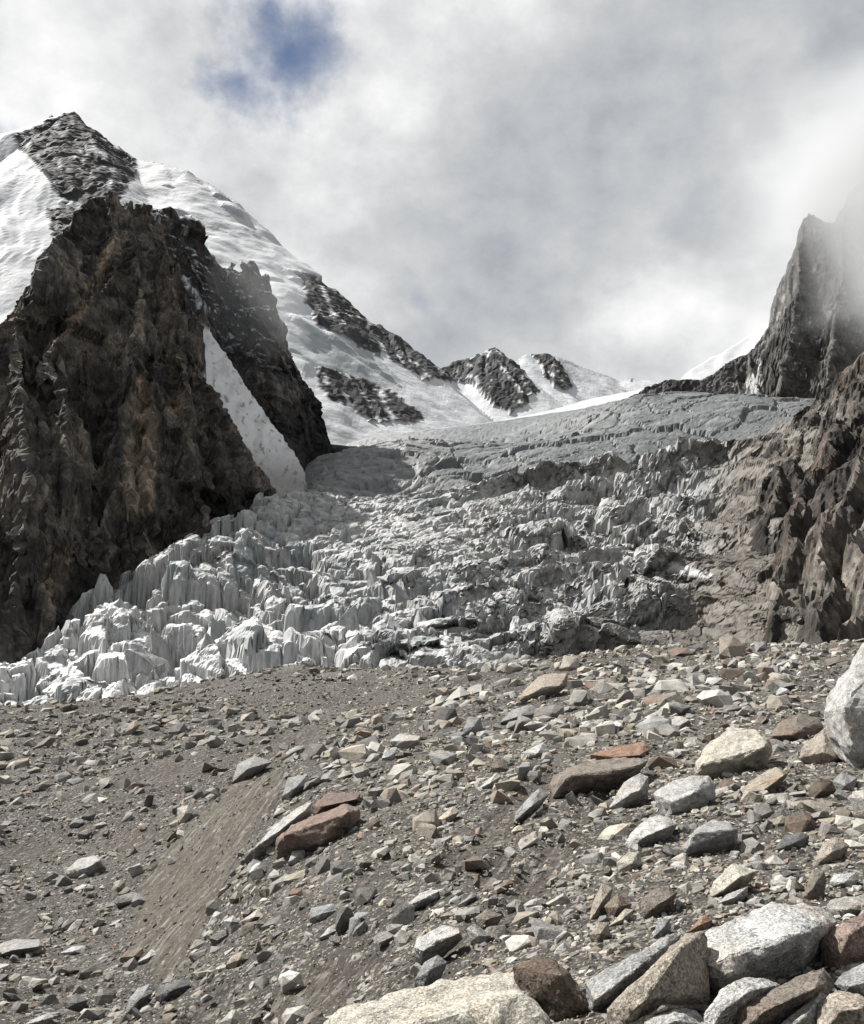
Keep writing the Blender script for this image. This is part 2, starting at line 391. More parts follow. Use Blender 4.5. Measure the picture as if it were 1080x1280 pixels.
def boulder_mat():
    m = bpy.data.materials.new('boulder_stone'); m.use_nodes = True
    nt = m.node_tree; L = nt.links.new; bs = nt.nodes['Principled BSDF']
    bs.inputs['Roughness'].default_value = 0.88; bs.inputs['Specular IOR Level'].default_value = 0.25
    oi = N(nt, 'ShaderNodeObjectInfo'); tc = N(nt, 'ShaderNodeTexCoord')
    off = N(nt, 'ShaderNodeVectorMath', operation='SCALE', inp={'Scale': 37.0}); cmb = N(nt, 'ShaderNodeCombineXYZ')
    for k in range(3): L(oi.outputs['Random'], cmb.inputs[k])
    L(cmb.outputs[0], off.inputs[0])
    co = N(nt, 'ShaderNodeVectorMath', operation='ADD'); L(tc.outputs['Object'], co.inputs[0]); L(off.outputs[0], co.inputs[1])
    big = N(nt, 'ShaderNodeTexNoise', inp={'Scale': 1.6, 'Detail': 6.0, 'Roughness': 0.6, 'Distortion': 0.4}); L(co.outputs[0], big.inputs['Vector'])
    mid = N(nt, 'ShaderNodeTexNoise', inp={'Scale': 9.0, 'Detail': 8.0, 'Roughness': 0.65}); L(co.outputs[0], mid.inputs['Vector'])
    fin = N(nt, 'ShaderNodeTexNoise', inp={'Scale': 75.0, 'Detail': 3.0, 'Roughness': 0.7}); L(co.outputs[0], fin.inputs['Vector'])
    vor = N(nt, 'ShaderNodeTexVoronoi', feature='DISTANCE_TO_EDGE', inp={'Scale': 2.2}); 
    wv = N(nt, 'ShaderNodeVectorMath', operation='MULTIPLY_ADD'); wv.inputs[1].default_value = (.5, .5, .5); L(mid.outputs['Color'], wv.inputs[0]); L(co.outputs[0], wv.inputs[2]); L(wv.outputs[0], vor.inputs['Vector'])
    # stain of warm lichen / iron in patches, dark mineral speckle
    st = N(nt, 'ShaderNodeMapRange', inp={'From Min': 0.52, 'From Max': 0.68, 'To Min': 0.0, 'To Max': 0.55}); L(big.outputs['Fac'], st.inputs['Value'])
    hs = N(nt, 'ShaderNodeMix', data_type='RGBA', blend_type='MULTIPLY'); hs.inputs[7].default_value = (1.0, 0.80, 0.60, 1)
    L(st.outputs[0], hs.inputs[0]); L(oi.outputs['Color'], hs.inputs[6])
    s1 = N(nt, 'ShaderNodeMapRange', inp={'From Min': 0.3, 'From Max': 0.7, 'To Min': 0.62, 'To Max': 1.32}); L(mid.outputs['Fac'], s1.inputs['Value'])
    s2 = N(nt, 'ShaderNodeMapRange', inp={'From Min': 0.34, 'From Max': 0.66, 'To Min': 0.38, 'To Max': 1.5}); L(fin.outputs['Fac'], s2.inputs['Value'])
    mu = N(nt, 'ShaderNodeMath', operation='MULTIPLY'); L(s1.outputs[0], mu.inputs[0]); L(s2.outputs[0], mu.inputs[1])
    ck = N(nt, 'ShaderNodeMapRange', inp={'From Min': 0.0, 'From Max': 0.012, 'To Min': 0.7, 'To Max': 1.0}); L(vor.outputs['Distance'], ck.inputs['Value'])
    mu2 = N(nt, 'ShaderNodeMath', operation='MULTIPLY'); L(mu.outputs[0], mu2.inputs[0]); L(ck.outputs[0], mu2.inputs[1])
    vm = N(nt, 'ShaderNodeVectorMath', operation='SCALE'); L(hs.outputs[2], vm.inputs[0]); L(mu2.outputs[0], vm.inputs['Scale'])
    L(vm.outputs[0], bs.inputs['Base Color'])
    a1 = N(nt, 'ShaderNodeMath', operation='MULTIPLY_ADD', inp={1: 0.12}); L(fin.outputs['Fac'], a1.inputs[0]); L(mid.outputs['Fac'], a1.inputs[2])
    a2 = N(nt, 'ShaderNodeMath', operation='MULTIPLY_ADD', inp={1: 0.35}); L(ck.outputs[0], a2.inputs[0]); L(a1.outputs[0], a2.inputs[2])
    bp = N(nt, 'ShaderNodeBump', inp={'Strength': 0.9, 'Distance': 0.05}); L(a2.outputs[0], bp.inputs['Height']); L(bp.outputs[0], bs.inputs['Normal'])
    return m
M_BOULDER = boulder_mat()

def serac_mat():
    m = bpy.data.materials.new('serac_ice'); m.use_nodes = True
    nt = m.node_tree; L = nt.links.new; bs = nt.nodes['Principled BSDF']; bs.inputs['Roughness'].default_value = .6; bs.inputs['Specular IOR Level'].default_value = .25
    oi = N(nt, 'ShaderNodeObjectInfo'); ge = N(nt, 'ShaderNodeNewGeometry')
    mp = N(nt, 'ShaderNodeMapping', inp={'Scale': (1, 1, .22)}); L(ge.outputs['Position'], mp.inputs[0])
    n1 = N(nt, 'ShaderNodeTexNoise', inp={'Scale': .2, 'Detail': 8.0, 'Roughness': .65}); L(mp.outputs[0], n1.inputs['Vector'])
    n2 = N(nt, 'ShaderNodeTexNoise', inp={'Scale': .75, 'Detail': 6.0, 'Roughness': .65}); L(mp.outputs[0], n2.inputs['Vector'])
    r1 = N(nt, 'ShaderNodeMapRange', inp={'From Min': .3, 'From Max': .7, 'To Min': .5, 'To Max': 1.25}); L(n1.outputs['Fac'], r1.inputs['Value'])
    r2 = N(nt, 'ShaderNodeMapRange', inp={'From Min': .3, 'From Max': .7, 'To Min': .75, 'To Max': 1.2}); L(n2.outputs['Fac'], r2.inputs['Value'])
    mu = N(nt, 'ShaderNodeMath', operation='MULTIPLY'); L(r1.outputs[0], mu.inputs[0]); L(r2.outputs[0], mu.inputs[1])
    vm = N(nt, 'ShaderNodeVectorMath', operation='SCALE'); L(oi.outputs['Color'], vm.inputs[0]); L(mu.outputs[0], vm.inputs['Scale']); L(vm.outputs[0], bs.inputs['Base Color'])
    bp = N(nt, 'ShaderNodeBump', inp={'Strength': .6, 'Distance': 1.0}); L(n2.outputs['Fac'], bp.inputs['Height']); L(bp.outputs[0], bs.inputs['Normal'])
    return m
M_SERAC = serac_mat()
ALB = 0.75      # overall level of the natural albedos for this exposure
# ------------------------------------------------------------------ the moraine (ground)
crest_px = [(-150, 892, 120), (0, 888, 122), (150, 880, 128), (260, 860, 124), (330, 842, 120), (450, 838, 115), (600, 836, 105), (700, 824, 95),
            (800, 814, 86), (900, 804, 80), (1000, 804, 75), (1080, 806, 70), (1200, 802, 68), (1400, 795, 66)]
gpts = [at(*p) for p in crest_px]
for p in list(gpts):
    for k, dz in ((1.18, -2.0), (1.7, -9.0), (2.6, -19.0)):
        gpts.append(np.array([p[0] * k, p[1] * k, min(p[2], 0) + dz]))
    gpts.append(np.array([p[0] * 400 / p[1], 400.0, -34.0]))
gpts += [at(*p) for p in [
    # right hand slope
    (1000, 1280, 4.0), (1060, 1200, 5.0), (1000, 1100, 8.5), (1000, 1000, 13.), (1000, 950, 18.), (1000, 900, 28.), (1000, 850, 46.), (1060, 830, 55.),
    (850, 1280, 4.4), (850, 1100, 9.2), (850, 1000, 14.5), (850, 950, 19.5), (850, 900, 29.), (850, 850, 47.), (1300, 1100, 7.5), (1300, 950, 15.), (1300, 860, 38.),
    # middle
    (700, 1280, 5.0), (700, 1150, 8.8), (700, 1050, 13.5), (700, 980, 18.5), (700, 920, 27.), (700, 870, 43.), (700, 840, 70.),
    (560, 1280, 6.4), (540, 1200, 9.0), (540, 1120, 12.2), (540, 1050, 16.5), (540, 980, 22.), (540, 930, 31.), (540, 880, 56.), (540, 855, 85.),
    (430, 1280, 8.6), (430, 1150, 13.0), (440, 1050, 18.), (440, 990, 23.5), (440, 930, 36.), (440, 890, 58.), (430, 860, 90.),
    (330, 1270, 11.2), (300, 1150, 15.5), (340, 1060, 20.), (350, 985, 26.), (335, 965, 28.), (240, 1220, 14.2),
    # foot of the scarp and the basin on the left
    (225, 1040, 31.), (175, 1110, 25.8), (165, 1170, 22.), (190, 1240, 17.6), (170, 1278, 16.0),
    (0, 1270, 16.2), (80, 1180, 22.), (0, 1100, 29.), (120, 1050, 33.), (0, 1000, 43.), (250, 985, 37.), (150, 950, 52.), (0, 930, 66.),
    (320, 940, 42.), (380, 900, 55.), (250, 900, 75.), (100, 905, 86.), (-200, 1250, 15.5), (-200, 1050, 31.), (-200, 940, 64.)]]
gpts += [np.array(p) for p in [(0, 0, -1.68), (3, 0, -1.4), (-4, 0, -3.4), (0, -12, -1.6), (-16, 0, -6.0), (12, -10, -.6), (20, 8, -.6), (-16, -12, -6), (1, 2.2, -1.7), (-2, 3, -2.5), (40, 0, 1), (-50, 0, -6.5), (60, 30, 2.)]]
T_GROUND = TPS(gpts, smooth=0.002, scale=20.0)

def zground(x, y, detail=True):
    x = np.asarray(x, float); y = np.asarray(y, float)
    z = T_GROUND(x, y)
    if detail:
        far = sstep(8, 60, y)
        z = z + .62 * (.3 + .7 * far) * fbm(x / 7.5, y / 7.5, 2.3, 3, 7) + (0.19 * fbm(x / 3.2, y / 3.2, 0.3, 4, 3) + 0.05 * fbm(x / .7, y / .7, .7, 2, 9)) * (0.55 + .7 * far) + 1.35 * far * fbm(x / 13., y / 13., 1.3, 4, 5)
    return z

DS = np.exp(np.linspace(math.log(2.4), math.log(170), 900))
def hit(px, py):
    """where the line of sight through a photo pixel meets the moraine"""
    r = ray(px, py); z = zground(r[0] * DS, DS); below = r[2] * DS < z
    if not below.any(): return None
    i = int(np.argmax(below)); return r * DS[i]

SCARP = [(312, 955), (352, 960), (356, 985), (330, 1020), (300, 1062), (275, 1110), (255, 1150), (240, 1200), (222, 1232), (196, 1222), (165, 1175), (170, 1120), (200, 1070), (250, 1020), (290, 985)]
BARE = [  # strips and pans of bare dirt: centre, half sizes, angle of the long axis in the picture
    (200, 966, 75, 17, -8), (640, 1015, 90, 20, -38), (590, 1060, 60, 16, -30), (665, 1105, 95, 22, -55), (470, 1095, 60, 18, -35), (430, 1225, 90, 22, -42), (560, 1190, 90, 24, -45), (380, 1240, 80, 24, -40),
    (360, 925, 60, 12, -10), (20, 1155, 30, 45, 20), (35, 1065, 60, 22, -20), (620, 1080, 50, 14, -45), (160, 1050, 70, 12, -4), (740, 1010, 50, 14, -35), (250, 1265, 60, 20, -40)]

def bare_mask(px, py):
    w = fbm(px / 34., py / 34., 2.2, 4, 21) * 1.0
    b = np.zeros(np.shape(px))
    for cx, cy, a, c, ang in BARE:
        t = math.radians(ang); dx, dy = px - cx, py - cy
        u = (dx * math.cos(t) + dy * math.sin(t)) / a; v = (-dx * math.sin(t) + dy * math.cos(t)) / c
        b = np.maximum(b, 1 - sstep(0.55, 1.15, np.sqrt(u * u + v * v) + .55 * w))
    return b

def scarp_mask(px, py):
    jx = 9 * fbm(px / 18., py / 18., 4.1, 3, 31); jy = 9 * fbm(px / 18., py / 18., 8.1, 3, 33)
    return in_poly(px + jx, py + jy, SCARP).astype(float)

def streaks(x, y, z):
    """pale wash marks running down the fall line of the near slope"""
    a = at(340, 975, 26.5); b = at(180, 1160, 20.5)
    d = (b - a)[:2]; d = d / np.linalg.norm(d)
    s = x * d[0] + y * d[1]; t = -x * d[1] + y * d[0]
    return fbm(s / 1.6, t / .16, z * .3, 4, 41, 0.6)

def build_ground():
    nr, nc = 350, 390
    s = np.linspace(0, math.log(1 + 430 / 2.2), nr - 14); y = 2.2 * (np.exp(s) - 1) + .6
    y = np.concatenate([np.linspace(-16, 0.2, 14), y])
    q = np.linspace(-1, 1, nc); u = 0.62 * q + 0.75 * np.sign(q) * np.maximum(np.abs(q) - .72, 0) ** 1.5 * 9
    Y = np.repeat(y[:, None], nc, 1); X = u[None] * (np.maximum(Y, 0) + 7) * 1.0
    Z = zground(X, Y)
    px, py = to_px(X, Y, Z); vis = (Y > 2)
    b = np.where(vis, bare_mask(px, py), 0); sc = np.where(vis, scarp_mask(px, py), 0)
    # run-off grooves on the bare strips and the scarp
    st = streaks(X, Y, Z)
    amp = np.maximum(sc, .6 * b) * sstep(70, 30, Y)
    Z = Z + .10 * amp * st - .12 * b * sstep(60, 20, Y)
    n1 = fbm(X / 2.5, Y / 2.5, 0.5, 4, 51); n2 = fbm(X / 14, Y / 14, 0.5, 3, 53)
    c = np.zeros(X.shape + (3,), F4) + np.array([0.048, 0.044, 0.0385], F4)
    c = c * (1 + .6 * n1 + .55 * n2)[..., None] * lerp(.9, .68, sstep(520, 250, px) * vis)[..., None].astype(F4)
    c = mixc(c, (0.070, 0.060, 0.049), b * .6)
    c = mixc(c, (0.100, 0.087, 0.070), sc)
    wet = sstep(.1, .5, n2) * sstep(30, 50, Y); c = mixc(c, (0.10, 0.095, 0.088), wet * .5)
    bare3 = np.stack([np.clip(np.maximum(.5 * sc, .35 * b), 0, 1), np.maximum(.75 * sc, .5 * b) * sstep(80, 40, Y), sc], -1)
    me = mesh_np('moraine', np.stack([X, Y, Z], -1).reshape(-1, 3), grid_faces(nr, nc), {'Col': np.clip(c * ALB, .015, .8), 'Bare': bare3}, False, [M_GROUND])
    return tag(link('ground', me), 'grey brown moraine slope of dirt and gravel under the rubble', kind='structure')
build_ground()

def build_valley():
    v = np.array([(-30000, -30000, -70), (30000, -30000, -70), (30000, 40000, -70), (-30000, 40000, -70)], F4)
    me = mesh_np('valley_floor', v, np.array([[0, 1, 2, 3]]), np.full((4, 3), .16, F4), False, [M_GROUND])
    tag(link('valley_floor', me), 'valley floor far below the moraine', kind='structure')
build_valley()

# ------------------------------------------------------------------ the glacier
toe = [(-150, 905, 440), (0, 882, 440), (100, 880, 440), (250, 866, 430), (400, 848, 440), (520, 842, 430), (650, 830, 420), (780, 818, 410), (950, 810, 400), (1080, 806, 380), (1250, 800, 370)]
ice = [at(*p) for p in toe]
ice += [np.array([p[0] * .88, p[1] * .88, p[2] - 26]) for p in list(ice)]
edge = [(-90, 880, 490), (0, 852, 515), (55, 812, 545), (115, 772, 585), (185, 730, 640), (235, 690, 695), (300, 655, 785), (340, 634, 840), (372, 612, 900), (395, 575, 1060)]
for p in edge:
    a = at(*p); ice.append(a)
    ice.append(np.array([a[0] - 45, a[1] + 25, a[2] - 38])); ice.append(np.array([a[0] - 120, a[1] + 40, a[2] - 90]))
ice += [at(*p) for p in [
    (450, 600, 980), (450, 565, 1300), (470, 548, 1650), (560, 535, 1950), (640, 525, 2150), (720, 505, 2500), (560, 560, 1450), (640, 545, 1500), (540, 596, 1000),
    (600, 590, 1010), (700, 583, 980), (700, 545, 1180), (700, 520, 1500), (780, 570, 985), (780, 530, 1075), (780, 503, 1150), (860, 575, 960), (860, 535, 1030), (860, 499, 1110), (940, 570, 930), (940, 535, 1000), (940, 500, 1070), (1010, 507, 1040), (1010, 560, 900),
    (860, 496, 1250), (780, 500, 1300), (1000, 505, 1200),
    (520, 622, 900), (580, 612, 880), (660, 602, 860), (760, 592, 830), (850, 580, 790), (920, 562, 740), (985, 536, 680), (1030, 520, 650),
    (620, 640, 800), (700, 640, 770), (760, 645, 740), (830, 640, 700), (900, 650, 630), (960, 665, 560), (1000, 640, 560),
    (500, 655, 790), (420, 645, 820), (400, 620, 880), (340, 690, 745), (420, 700, 720), (520, 700, 700),
    (600, 715, 650), (700, 715, 620), (800, 715, 570), (880, 720, 520), (950, 740, 470), (1010, 740, 450),
    (400, 745, 650), (300, 755, 610), (200, 800, 545), (500, 750, 600), (100, 845, 480),
    (600, 780, 530), (700, 785, 500), (800, 785, 465), (900, 780, 445), (500, 795, 520), (400, 805, 520), (300, 820, 490)]]
for p in [(520, 622, 900), (580, 612, 880), (660, 602, 860), (760, 592, 830), (850, 580, 790), (920, 562, 740)]:
    a = at(*p); ice.append(np.array([a[0] * 1.05, a[1] + 45, a[2] - 10]))
T_ICE = TPS(ice, smooth=0.004, scale=100.0)

def build_glacier():
    nr, nc = 770, 510
    t = np.linspace(0, 1, nr); y = np.interp(t, [0, .30, .72, .90, 1], [385, 560, 900, 1220, 2650])
    u = np.linspace(-0.60, 0.58, nc)
    Y = np.repeat(y[:, None], nc, 1); X = u[None] * Y
    B = T_ICE(X, Y)
    lat = X / Y + .03 * fbm(X / 90, Y / 90, .6, 3, 59)
    left = 1 - sstep(-.20, .02, lat)                       # tumbled clean seracs
    right = sstep(-.06, .16, lat)                          # dirty terraces
    up = sstep(830, 950, Y)                                # smoother upper glacier
    debris = sstep(.22, .34, lat + .05 * fbm(X / 60, Y / 60, .2, 3, 61) - .0002 * (Y - 480)) * (1 - sstep(880, 950, Y))
    debris = np.maximum(debris, .75 * sstep(.02, .2, lat) * sstep(450, 405, Y))
    bend = np.exp(-((lat + .05) / .11) ** 2) * sstep(690, 750, Y) * (1 - sstep(900, 1000, Y))
    # --- terraces: rows of the mesh are gathered on the cliffs
    wx = X + 22 * fbm(X / 55, Y / 55, 0., 4, 63); wy = Y + 22 * fbm(X / 55, Y / 55, 5., 4, 65)
    c1 = cells(wx / 46, wy / 36, 71, .999) ; c2 = cells(wx / 15 + .35 * c1[2], wy / 14, 73, .999); c3 = cells(wx / 5.6, wy / 6.5, 75, .999)
    big = cells(wx / 95, wy / 60, 72, .999)
    H = (20.0 + 10 * right) * (1 - .45 * up)
    gz = np.gradient(B, axis=0) / np.maximum(np.gradient(Y, axis=0), 1e-6)
    gz = np.clip(gz, .14, .8)
    ph = (B + .13 * X * right + 20 * fbm(X / 130, Y / 160, 1., 4, 67) + (1 - debris) * (12 * (big[2] - .5) + 6 * left * (c1[2] - .5) + 2.5 * (1 - .7 * right) * (c2[2] - .5))) / H
    f = ph - np.floor(ph); a = .54
    riser = np.clip(f / a, 0, 1); tread = np.clip((f - a) / (1 - a), 0, 1)
    patch = sstep(-.45, .05, fbm(X / 85, Y / 60, 3., 2, 69))
    amt = np.clip(.55 + .45 * right - .25 * left, 0, 1) * (.45 + .55 * patch) * (1 - .9 * up) * (1 - .6 * debris) * (1 - .6 * bend) * sstep(385, 440, Y)
    lon = H / gz
    Y2 = Y + amt * np.clip(lon, 0, 90) * (tread - f) * .92
    Z2 = B + amt * H * (riser * .9 + .1 * f - f)
    isR = amt * (f < a) * np.sin(np.clip(f / a, 0, 1) * math.pi) ** .5
    Z = Z2
    # flutes and splits on the cliffs
    fl = ridged(wx / 11.0, Z / 60., .4 * np.floor(ph), 5, 77, .6)
    Y2 = Y2 - isR * 8.0 * (fl - .55)
    Y2 = Y2 - isR * 5 * (c2[2] - .5)
    # --- broken blocks
    blk = (1 - .93 * up) * (1 - .8 * debris) * (1 - .75 * bend) * sstep(385, 425, Y)
    edgeL = 1 - .6 * sstep(-.38, -.48, lat)
    k1 = blk * (.30 + .85 * left) * edgeL; k2 = blk * (.28 + .55 * left) * edgeL; k3 = blk * (.16 + .25 * left)
    Z = Z + k1 * (30 * (c1[2] - .5) + 24 * ((c1[3] - .5) * c1[5] + (c1[4] - .4) * c1[6]))
    Z = Z + k2 * (15.0 * (c2[2] - .5) + 14 * ((c2[3] - .5) * c2[5] + (c2[4] - .4) * c2[6])) - k2 * 9 * sstep(.11, .0, c2[1] - c2[0])
    Z = Z + k1 * 5 * (.42 - c1[0]) + k2 * 5 * (.42 - c2[0])
    Z = Z + k3 * (2.2 * (c3[2] - .5) + 4.5 * ((c3[3] - .5) * c3[5] + (c3[4] - .4) * c3[6]))
    Z = Z - blk * (.25 + .75 * left) * 20 * sstep(.10, 0., c1[1] - c1[0])
    # transverse crevasses on the calm bend in the middle and on the upper glacier
    cr = np.abs(perlin(X / 70 + .8 * fbm(X / 80, Y / 80, 3, 2, 81), (Y - .35 * X) / (13. + 10 * up), .5, 83))
    calm = np.clip(bend * 1.3, 0, 1)
    Z = Z - (3.5 + 1 * up) * sstep(.16, 0, cr) * np.maximum(calm, .8 * up * (1 - .7 * sstep(.04, .2, lat))) * (1 - sstep(1200, 1600, Y))
    cu = cells(wx / 48, wy / 30, 74, .999)
    Z = Z + up * (1 - .30 * sstep(.04, .2, lat)) * (6 * fbm(X / 90, Y / 90, 2, 3, 89) + (5.0 + 6 * sstep(1150, 1000, Y)) * (cu[2] - .5) + 11 * ((cu[3] - .5) * cu[5] + (cu[4] - .5) * cu[6]) - 3.5 * sstep(.1, 0, cu[1] - cu[0])) * (1 - .8 * sstep(1200, 1700, Y))
    Z = Z + (1.0 + 3 * debris) * fbm(X / 24, Y / 24, 4, 5, 91, .55)
    P = np.stack([X * (Y2 / Y), Y2, Z], -1)
    n = grid_normals(P)
    # roughen every face a little
    x_, y_, z_ = P[..., 0], P[..., 1], P[..., 2]
    fa = cells((x_ + .3 * z_) / 9, (z_ + .7 * y_) / 12 + .2 * fbm(x_ / 9, y_ / 9, z_ / 9, 2, 96), 97, .999); fb = cells(x_ / 3.6, (z_ + .6 * y_) / 5, 98, .999)
    P = P + n * ((1 + .9 * sstep(.35, .8, 1 - n[..., 2])) * (1.3 * (fa[2] - .5) + 2.6 * ((fa[3] - .5) * fa[5] + (fa[4] - .5) * fa[6]) + .45 * (fb[2] - .5) + .9 * ((fb[3] - .5) * fb[5] + (fb[4] - .5) * fb[6]) + .5 * fbm(x_ / 4, y_ / 4, z_ / 6, 2, 99)) * (1 - .6 * up) * (1 - .3 * debris))[..., None]
    n = grid_normals(P); steep = 1 - n[..., 2]
    # ice colour, with some light and shade painted in: clean in the left fall, dust on the treads, debris towards the right wall
    nb = fbm(X / 30, Y2 / 30, Z / 40, 4, 93); nf = fbm(X / 6, Y2 / 6, Z / 18, 5, 95, .6)
    c = np.zeros(X.shape + (3,), F4) + np.array([.36, .365, .36], F4)
    c = mixc(c, (.60, .605, .60), left * sstep(640, 500, Y) * .9)
    c = mixc(c, (.25, .28, .29), sstep(-.1, .4, nb) * .75)
    dirty = np.clip(.14 + .55 * sstep(-.14, .2, lat) + .5 * nb - .24 * left, 0, 1) * (1 - up)
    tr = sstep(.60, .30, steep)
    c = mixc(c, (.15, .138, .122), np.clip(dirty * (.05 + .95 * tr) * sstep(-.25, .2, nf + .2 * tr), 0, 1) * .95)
    c = mixc(c, (.085, .08, .074), np.clip(sstep(.15, .38, nf) * (.22 + .6 * dirty), 0, 1) * .85)
    bz = z_ / 7.5 + 1.2 * fbm(x_ / 50, y_ / 50, z_ / 50, 2, 94); band = np.abs(bz - np.floor(bz) - .5) * 2
    c = mixc(c, (.16, .152, .14), sstep(.62, .95, band) * sstep(.35, .65, steep) * (.12 + .38 * dirty) * sstep(-.3, .2, nb))
    c = mixc(c, (.50, .505, .50), sstep(.5, .8, steep) * right * (1 - debris) * (1 - up) * sstep(-.35, .2, nb) * .55)  # cleaner ice on the right cliffs, lightened to look sunlit
    c = c * (1 + .30 * (fa[2] - .5) + .18 * (fb[2] - .5))[..., None]
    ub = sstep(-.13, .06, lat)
    c = mixc(c, (.105, .113, .117), up * ub * .95)  # upper glacier: a cloud's shadow painted into the ice colour
    c = mixc(c, (.165, .172, .172), up * (1 - ub) * (1 - sstep(1500, 2000, Y)) * .9)  # the same painted cloud shade, weaker on the left
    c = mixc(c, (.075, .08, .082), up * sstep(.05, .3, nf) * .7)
    c = mixc(c, (.23, .24, .243), up * sstep(.05, .4, fbm(X / 40, Y2 / 16, Z / 16, 3, 92)) * .55)
    c = mixc(c, (.105, .094, .08), np.clip(debris * 1.15 * sstep(-.42, -.1, nf + .3 * debris), 0, 1))
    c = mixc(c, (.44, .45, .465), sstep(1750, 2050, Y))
    pxx, pyy = to_px(P[..., 0], P[..., 1], P[..., 2])
    pond = in_poly(pxx, pyy, [(800, 700), (830, 698), (890, 718), (888, 724), (840, 714), (806, 710)])
    c = mixc(c, (.5, .5, .49), np.where(pond, .95, 0.))
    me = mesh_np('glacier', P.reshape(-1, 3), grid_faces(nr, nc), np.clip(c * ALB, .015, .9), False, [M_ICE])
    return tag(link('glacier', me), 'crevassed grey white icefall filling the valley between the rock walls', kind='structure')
GLACIER = build_glacier()

# ------------------------------------------------------------------ rock and snow mountains
def crag(P, amp, seed, scale=1.0, stretch=.38, lean=.25, big=1.0):
    """break a smooth rock face into buttresses, slabs and ledges along its normals; also gives each slab its own tone"""
    x, y, z = P[..., 0] / scale, P[..., 1] / scale, P[..., 2] / scale
    wx = x + 5 * fbm(x / 60, y / 60, z / 80, 2, seed + 1); wz = z + 7 * fbm(x / 60, y / 60, z / 80, 2, seed + 2)
    d = 7 * big * (ridged((wx + lean * wz - .35 * y) / 60, y / 90, z / 150, 3, seed + 3, .5) - .62); tone = 1.0
    for sx, sz, ln, off, tl, tn, sd in ((46, 74, lean, 10., 20., .55, 11), (30, 40, -.55, 5., 10., .5, 12), (15, 21, lean + .25, 4.2, 8.5, .4, 13), (7, 9.5, -.4, 2.2, 4.6, .3, 15), (3.4, 4.6, .3, 1.1, 2.3, .2, 16)):
        s = wx + ln * wz - .35 * y
        k = cells(s / sx, wz / sz, seed + sd, .999)
        kb = big if sx > 12 else 1.0
        d = d + kb * (off * (k[2] - .5) + tl * ((k[3] - .5) * k[5] + (k[4] - .5) * k[6]))
        tone = tone * (1 + tn * (k[4] - .5) * 2 * .6)
    return d * amp * scale, tone

def rock_colour(P, seed, base, light, rust, scale=1.0):
    x, y, z = P[..., 0] / scale, P[..., 1] / scale, P[..., 2] / scale
    a = fbm(x / 50, y / 50, z / 90, 4, seed); b = fbm(x / 14, y / 14, z / 40, 4, seed + 1); r = fbm(x / 70, y / 70, z / 120, 3, seed + 2)
    c = np.zeros(x.shape + (3,), F4) + np.array(base, F4)
    c = mixc(c, light, sstep(-.05, .5, a + .5 * b)); c = mixc(c, rust, sstep(.1, .5, r + .3 * b) * .75)
    return c * (1 + .35 * b)[..., None]

